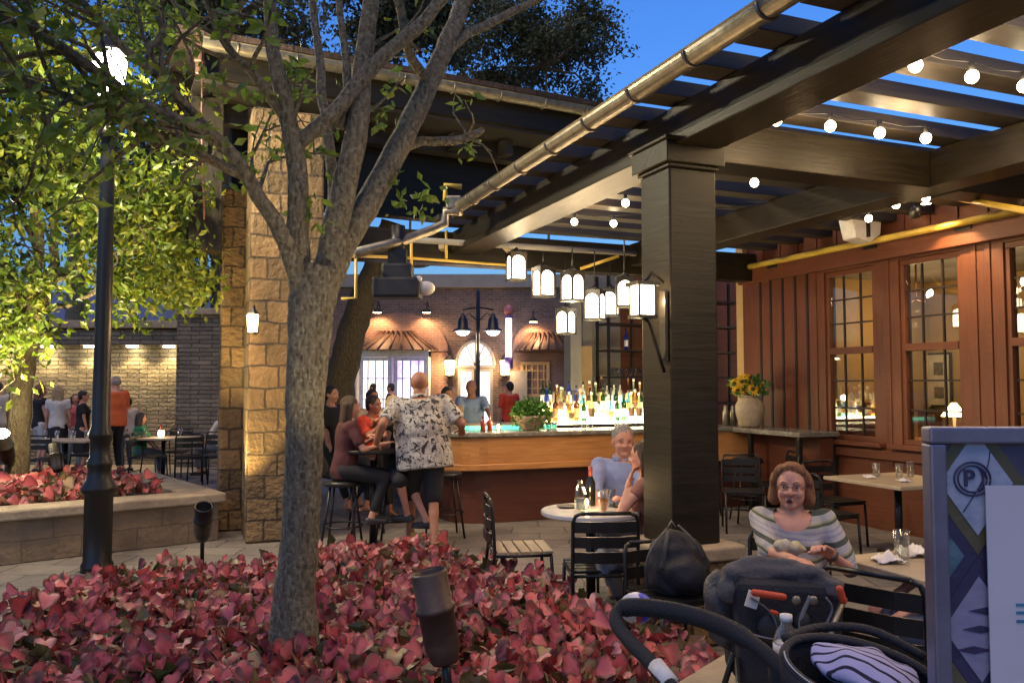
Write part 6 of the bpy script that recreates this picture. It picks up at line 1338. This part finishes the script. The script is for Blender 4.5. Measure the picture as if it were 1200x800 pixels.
def poly_clip(c, hw, hh):
    x0, x1, z0, z1 = L0+fw_+.001, R0-fw_-.001, B0+fw_+.001, T0-fw_-.001; pts = [(c[0]-hw, c[1]), (c[0], c[1]-hh), (c[0]+hw, c[1]), (c[0], c[1]+hh)]
    for ax, lim, sg_ in ((0, x0, 1), (0, x1, -1), (1, z0, 1), (1, z1, -1)):
        out = []
        for i in range(len(pts)):
            a, b = pts[i-1], pts[i]; ia, ib = (a[ax]-lim)*sg_ >= 0, (b[ax]-lim)*sg_ >= 0
            if ia != ib: t = (lim-a[ax])/(b[ax]-a[ax]); out.append((a[0]+(b[0]-a[0])*t, a[1]+(b[1]-a[1])*t))
            if ib: out.append(b)
        pts = out
        if not pts: return None
    return pts
cx0, cz0, hw, hh = gx(1146), gzz(566), .110, .155
dia = []
for i in range(-1, 6):
    for j in range(0, 9): dia.append((cx0+(i+(j % 2)*.5)*hw*1.0*2*.5*2, cz0-(j*hh)))
grp = {k: MB() for k in range(5)}
for k, (x, z) in enumerate(dia):
    j = int(round((cz0-z)/hh)); first = j in (0,)
    o = poly_clip((x, z), hw*.99, hh*.99); c_ = 0 if (j % 3 == 0) else 4
    if o and len(o) > 2: grp[c_].prism(o, (0, YG+.0045, 0), (1, 0, 0), (0, 0, 1), (0, .0014, 0))
    o = poly_clip((x, z), hw*.72, hh*.72); c_ = (1, 2, 3, 2)[(j+k) % 4] if j else 1
    if o and len(o) > 2: grp[c_].prism(o, (0, YG+.0025, 0), (1, 0, 0), (0, 0, 1), (0, .0018, 0))
    for q_ in (-.28, 0, .25):
        o = poly_clip((x+q_*hw*.5, z+q_*hh), hw*.36, hh*.055)
        if o and len(o) > 2 and j: grp[4].prism(o, (0, YG+.0008, 0), (1, 0, 0), (0, 0, 1), (0, .0015, 0))
allg = MB()
for k, g in grp.items():
    if g.v: n_ = len(allg.v); allg.v += g.v; allg.f += [tuple(i+n_ for i in f) for f in g.f]; allg.uv += g.uv; allg.mi += [k]*len(g.f); allg.sm += g.sm
allg.build('collage_pattern', tiles, art)
m = MB(); c = V((gx(1141), YG+.001, gzz(561)))
for r in (.039, .031): m.tube([c+V((cos(a)*r, 0, sin(a)*r*.92)) for a in [i*pi/14 for i in range(29)]], .0022, 5)
m.tube([c+V((cos(a)*.020+.003, 0, sin(a)*.03)) for a in [-1.1+i*.22 for i in range(11)]], .0028, 5)
m.tube([V((gx(1118)+.02, YG+.001, gzz(600)))+V((.062*sin(t*1.5), 0, .13*t)) for t in [i/9 for i in range(10)]], .0012, 4)
m.build('emblem_ring', tiles[4], art)
fc = bpy.data.curves.new('emblem_letter', 'FONT'); fc.body = 'P'; fc.size = .05; fc.extrude = .001; fc.offset = .0012; fc.align_x = 'CENTER'; fc.align_y = 'CENTER'; fc.materials.append(tiles[4])
ft_ = bpy.data.objects.new('tmp', fc); COL.objects.link(ft_); fm = evalmesh(ft_); bpy.data.objects.remove(ft_); fo = bpy.data.objects.new('emblem_letter', fm); COL.objects.link(fo); fo.parent = art; fo.location = c+V((-.008, -.001, 0))-WL[art.name]; fo.rotation_euler = (pi/2, 0, 0)
m = MB(); m.bb((gx(1153), YG-.009, gzz(900)), (R0-.05, YG-.006, gzz(568))); nt_ = m.build('notice_sheet', mat('white_notice', (.55, .53, .58), .5, bump=.02, var=.03), sg)
M_teal = mat('teal_ink', (.04, .20, .32), .5)
for y in (707, 716, 726):
    m = MB(); m.bb((gx(1184), YG-.0105, gzz(y)-.003), (gx(1240), YG-.0095, gzz(y)+.003)); m.build('teal_line', M_teal, nt_)
for x in (L0+.06, R0-.06):
    m = MB(); m.tube([(x, YG+.04, B0+.2), (x, YG+.22, .0)], .014, 8); m.tube([(x, YG+.035, T0-.3), (x, YG+.0, .0)], .012, 8); m.build('easel_leg', M_black, sg)

# ------------------------------------------------------------ pushchairs and bags
q = P(820, 760, 2.2); sa = thing('pushchair', 'black pushchair with curved foam handle and striped pad, nearest the camera', 'pushchair', (q.x+.2, 2.0, 0))
hp = [P(815, 850, 2.02), P(790, 810, 2.08), P(762, 775, 2.18), P(737, 750, 2.28), P(722, 728, 2.36), P(727, 714, 2.4), P(750, 711, 2.38), P(800, 718, 2.3), P(850, 735, 2.2), P(893, 762, 2.1), P(930, 800, 2.0), P(960, 850, 1.95)]
hs_ = smooth(hp, 6); rr = [.020+.006*(1 if 30 < i < 52 else 0) for i in range(len(hs_))]
m = MB(); m.tube(hs_, rr, 12); m.build('handle', mat('black_foam_grip', (.012, .012, .014), .75, bump=.3, bs=160), sa)
m = MB(); c = P(777, 790, 2.13); d = (P(762, 775, 2.18)-P(790, 810, 2.08)).normalized(); m.tube([c-d*.035, c+d*.035], .0235, 12); m.build('handle_label', M_white, sa)
for x, y, Y in ((738, 742, 2.33), (748, 757, 2.26)): m = MB(); m.box(P(x, y, Y)-V((0, .02, 0)), (.012, .012, .01)); m.build('rivet', M_galv, sa)
c = P(746, 712, 2.46); m = MB(); mi = []
n0 = MB(); n0.ell(c, (.052, .052, .045), 18, 12)
n0.mi = [(0 if (sum(n0.v[j][0] for j in f)/len(f) < c.x-.012) else 1 if (sum(n0.v[j][0] for j in f)/len(f) > c.x+.006) else 0 if (sum(n0.v[j][2] for j in f)/len(f) > c.z+.018) else 2) for f in n0.f]
n0.build('handle_toy', [M_white, mat('royal_blue_vinyl', (.03, .05, .5), .4), mat('red_vinyl', (.5, .04, .04), .4)], sa)
# seat tub with stitched rim
c = P(1010, 789, 1.90); ax = (P(1100, 802, 1.84)-P(922, 748, 2.0)); a_ = ax.length/2; ax.normalize(); ay = V((-ax.y, ax.x, .25)).normalized()
rim = [c+ax*a_*1.05*cos(t)+ay*.125*sin(t) for t in [i*2*pi/36 for i in range(37)]]
m = MB(); vs = []
for k in range(7):
    f = k/6; sc2 = 1-.55*f**2; vs += [c+(p-c)*sc2-V((0, 0, .26*f)) for p in rim[:-1]]
fs = [(k*36+i, k*36+(i+1) % 36, (k+1)*36+(i+1) % 36, (k+1)*36+i) for k in range(6) for i in range(36)]+[tuple(range(6*36, 7*36))]
m.add(vs, fs, None, 0, True); tub = m.build('seat_tub', mat('black_nylon', (.013, .013, .018), .7, bump=.3, bs=90), sa); sm = tub.modifiers.new('t', 'SOLIDIFY'); sm.thickness = .012
m = MB(); m.tube(rim, .011, 8); m.build('rim_piping', MATS['black_nylon'], sa)
M_thr = mat('pale_thread', (.6, .58, .55), .7)
m = MB()
for i in range(0, 72):
    t = pi+.15+i/72*(pi-.3); t2 = t+.022; pa_, pb_ = [c+ax*a_*1.06*cos(x)+ay*.128*sin(x)+V((0, -.0075, .0085)) for x in (t, t2)]; m.tube([pa_, pb_], .0022, 4)
m.build('stitching', M_thr, sa)
def stripemat(name, a, b, sc, axis=(0, 0, 0)):
    m, n, bs_, o = nodes(name); tc = N(n, 'ShaderNodeTexCoord'); mp = N(n, 'ShaderNodeMapping'); mp.inputs['Rotation'].default_value = axis; wv = N(n, 'ShaderNodeTexWave'); wv.inputs['Scale'].default_value = sc; wv.inputs['Distortion'].default_value = 1.2; wv.inputs['Detail Scale'].default_value = .5
    n.links.new(tc.outputs['Object'], mp.inputs[0]); n.links.new(mp.outputs[0], wv.inputs[0]); cr = N(n, 'ShaderNodeValToRGB'); cr.color_ramp.elements[0].position = .12; cr.color_ramp.elements[1].position = .2; cr.color_ramp.elements[0].color = c4(a); cr.color_ramp.elements[1].color = c4(b); n.links.new(wv.outputs[0], cr.inputs[0]); n.links.new(cr.outputs[0], bs_.inputs['Base Color']); bs_.inputs['Roughness'].default_value = .9; return m
m = MB(); az = ax.cross(ay).normalized(); az = az if az.z > 0 else -az; rp = Matrix((ax, ay, az)).transposed(); m.ell(c+ay*.03+V((0, 0, .0)), (a_*.74, .085, .026), 24, 12, rot=rp)
pad = remeshed(m, .008, 'striped_pad', stripemat('striped_pad_cloth', (.02, .018, .04), (.40, .38, .58), 13, (0, 0, math.atan2(ax.y, ax.x)*-1+pi/2+.0)), sa, 2)
for v in pad.data.vertices: v.co += V((0, 0, 1))*(noise.noise(v.co*13)*.022+noise.noise(v.co*30)*.006)
m = MB(); m.tube(smooth([P(920, 748, 2.03), P(960, 735, 2.1), P(1020, 738, 2.08), P(1085, 770, 1.98)], 6), .012, 8); m.build('hood_bow', MATS['black_nylon'], sa)
for a, b in ((c-V((.15, 0, .2)), V((c.x-.22, 1.75, .10))), (c+V((.12, 0, -.2)), V((c.x+.2, 1.7, .10))), (c-V((.1, -.05, .2)), V((c.x-.25, 2.35, .10))), (hp[0], V((c.x-.25, 1.75, .35)))):
    m = MB(); m.tube([a, b], .014, 8); m.build('frame_tube', M_black, sa)
for x, y in ((c.x-.24, 1.73), (c.x+.22, 1.68), (c.x-.26, 2.38), (c.x+.2, 2.38)):
    m = MB(); m.lathe([(.05, -.02), (.1, -.022), (.105, 0), (.1, .022), (.05, .02)], (x, y, .105), 20, rot=Matrix.Rotation(pi/2, 3, 'Y')); m.build('wheel', M_blackm, sa)
q = P(922, 772, 2.12); m = MB(); m.lathe([(.03, -.10), (.043, -.09), (.048, .0), (.045, .0), (.04, -.085), (.001, -.09)], q, 18); m.build('cup_holder', M_blackm, sa)
m = MB(); m.lathe([(.028, -.085), (.032, -.08), (.033, .0), (.030, .01), (.033, .02), (.033, .045), (.026, .07), (.013, .088), (.013, .098)], q, 16); o = tag(m.build('water_bottle', glassmat('thin_plastic', (.85, .87, .92), .35, .1)), 'small clear plastic water bottle in the cup holder of the near pushchair', 'bottle')
m = MB(); m.lathe([(.0155, .096), (.0155, .112), (.001, .113)], q, 14); m.build('cap', M_white, o); m = MB(); m.lathe([(.0335, .0), (.0335, .04)], q, 16); m.build('paper_label', M_white, o)
# second pushchair, grey
q = P(920, 700, 3.2); sb = thing('pushchair', 'grey and black pushchair with orange trim in front of the striped woman', 'pushchair', (q.x, 3.2, 0))
M_gf = mat('grey_melange_fabric', (.085, .08, .08), .9, sc=60, var=.25, bump=.3, bs=150)
m = MB(); pts = smooth([P(856, 690, 3.2), P(866, 672, 3.2), P(905, 668, 3.2), P(945, 676, 3.18), P(975, 690, 3.15)], 5)
for i in range(len(pts)-1): cap_(m, pts[i], pts[i+1], .048, .048, 14)
m.ell(P(905, 690, 3.25), (.15, .09, .045), 16, 10); ho = remeshed(m, .014, 'folded_hood', M_gf, sb, 3)
for v in ho.data.vertices: v.co += V(v.normal)*(noise.noise(V((v.co.x*9, v.co.y*20, v.co.z*26)))*.022+noise.noise(v.co*40)*.005)
m = MB(); m.ell(P(842, 700, 3.3), (.06, .08, .11), 16, 12); m.ell(P(848, 730, 3.3), (.065, .08, .10), 16, 12); bg_ = remeshed(m, .014, 'side_bag', mat('dark_grey_nylon', (.05, .05, .055), .6, bump=.4, bs=60), sb, 3)
for v in bg_.data.vertices: v.co += V(v.normal)*noise.noise(v.co*16)*.016
M_bn = MATS['black_nylon']
m = MB(); m.prism([(-.20, .14), (.22, .12), (.20, -.25), (-.18, -.28)], P(925, 722, 3.12), (1, 0, 0), (0, 0, 1), (0, .28, 0)); m.build('seat_back', M_bn, sb, .04, 3)
M_web = mat('pale_grey_webbing', (.16, .16, .17), .7)
for pp in ([(880, 700), (905, 720), (915, 760)], [(950, 698), (938, 730), (945, 765)], [(968, 700), (975, 715), (960, 745)], [(872, 740), (910, 748), (975, 742)]): m = MB(); m.tube(smooth([P(x, y, 3.08) for x, y in pp], 5), .009, 6, squash=.4); m.build('strap', M_web, sb)
m = MB(); m.ell(P(905, 735, 3.1), (.06, .03, .06), 12, 8); m.ell(P(940, 728, 3.1), (.035, .03, .04), 10, 8); pk = remeshed(m, .01, 'mesh_pocket', M_blackm, sb, 2)
M_or = mat('orange_trim', (.50, .06, .02), .5, bump=0)
for a, b, r in (((884, 694), (918, 699), .013), ((984, 690), (988, 703), .014), ((904, 716), (910, 718), .008)): m = MB(); cap_(m, P(*a, 3.06), P(*b, 3.06), r, r); m.build('orange_strap', M_or, sb)
m = MB(); m.box(P(882, 702, 3.09), (.045, .008, .06), rot=Matrix.Rotation(.3, 3, 'Y')); m.build('care_label', M_white, sb)
for x, y in ((933, 703), (953, 703)): m = MB(); m.lathe([(.006, -.005), (.017, -.003), (.017, .003), (.006, .005)], P(x, y, 3.08), 12, rot=Matrix.Rotation(pi/2, 3, 'X')); m.build('buckle', M_galv, sb)
m = MB(); m.tube([P(990, 700, 3.1), P(975, 735, 3.05), P(968, 770, 3.0)], .011, 8); m.build('frame_tube', M_galv, sb)
for dx in (-.2, .2):
    m = MB(); m.tube([(q.x+dx, 3.15, .62), (q.x+dx*1.2, 2.9, .1)], .012, 8); m.build('frame_tube', M_black, sb); m = MB(); m.tube([(q.x+dx, 3.2, .62), (q.x+dx*1.2, 3.55, .1)], .012, 8); m.build('frame_tube', M_black, sb)
    for y in (2.88, 3.57): m = MB(); m.lathe([(.05, -.02), (.1, -.022), (.105, 0), (.1, .022), (.05, .02)], (q.x+dx*1.25, y, .105), 20, rot=Matrix.Rotation(pi/2, 3, 'Y')); m.build('wheel', M_blackm, sb)
# backpack on a chair before the post
q = P(795, 690, 4.75); bc = make_chair('dark chair carrying the black backpack', M_black, 2, bh=.70); put(bc, (q.x, 4.8, 0), R(200))
bk = thing('backpack', 'bulky black backpack with webbing straps piled on a chair before the post', 'backpack', (q.x, 4.75, .46)); zz = .47
m = MB(); secs = []
for h, a, b, dx in ((0, .15, .11, 0), (.04, .18, .13, 0), (.16, .185, .13, 0), (.26, .15, .11, -.01), (.31, .09, .08, -.025), (.345, .04, .04, -.03)): secs.append((V((q.x+dx, 4.75, zz+h)), V((a, 0, 0)), V((0, b, 0))))
loft(m, secs, 16); m.ell((q.x+.02, 4.62, zz+.12), (.12, .05, .09), 14, 10); o = remeshed(m, .014, 'bag_body', M_bn, bk, 3)
for v in o.data.vertices: v.co += V(v.normal)*noise.noise(v.co*15)*.014
for a in ([P(783, 618, 4.7), P(765, 640, 4.62), P(757, 665, 4.6), P(760, 690, 4.62)], [P(795, 615, 4.7), P(812, 632, 4.6), P(826, 655, 4.58)], [P(783, 622, 4.66), P(780, 640, 4.6), P(776, 668, 4.58)]): m = MB(); m.tube(smooth([V(x) for x in a], 4), .012, 6, squash=.4); m.build('strap', mat('webbing', (.03, .03, .032), .6), bk)
m = MB(); m.tube([P(782, 618, 4.7), P(787, 610, 4.7), P(792, 618, 4.7)], .006, 6); m.build('grab_loop', M_galv, bk)
q = P(712, 655, 5.35); m = MB(); m.ell(q+V((0, 0, .0)), (.085, .07, .11), 14, 10); m.ell(q+V((.09, .02, -.02)), (.04, .05, .09), 10, 8); o = remeshed(m, .012, 'tote_bag', mat('grey_print_cloth', (.07, .07, .08), .8, sc=22, col2=(.38, .38, .42), bump=.3), None, 2)
for v in o.data.vertices: v.co += V(v.normal)*noise.noise(v.co*18)*.015
tag(o, 'grey and white printed bag on the seat of the black chair at the round table', 'bag')
# stone ledge at the right corner of the bed
pts = [G(862, 756, .42), G(912, 772, .42), G(985, 830, .42), G(1010, 900, .42), G(700, 900, .42), G(780, 806, .42)]
lg = thing('stone_ledge', 'flat limestone ledge at the right corner of the flower bed behind the pushchair handle', 'ledge', (pts[0].x, 3.3, 0))
m = MB(); m.prism([(p.x, p.y) for p in pts], (0, 0, .34), (1, 0, 0), (0, 1, 0), (0, 0, .08)); m.build('coping', M_cap, lg, .015)
cc_ = sum(pts, V((0, 0, 0)))/len(pts); m = MB(); m.prism([(cc_.x+(p.x-cc_.x)*.9, cc_.y+(p.y-cc_.y)*.9) for p in pts], (0, 0, 0), (1, 0, 0), (0, 1, 0), (0, 0, .339)); m.build('base', M_stone, lg)
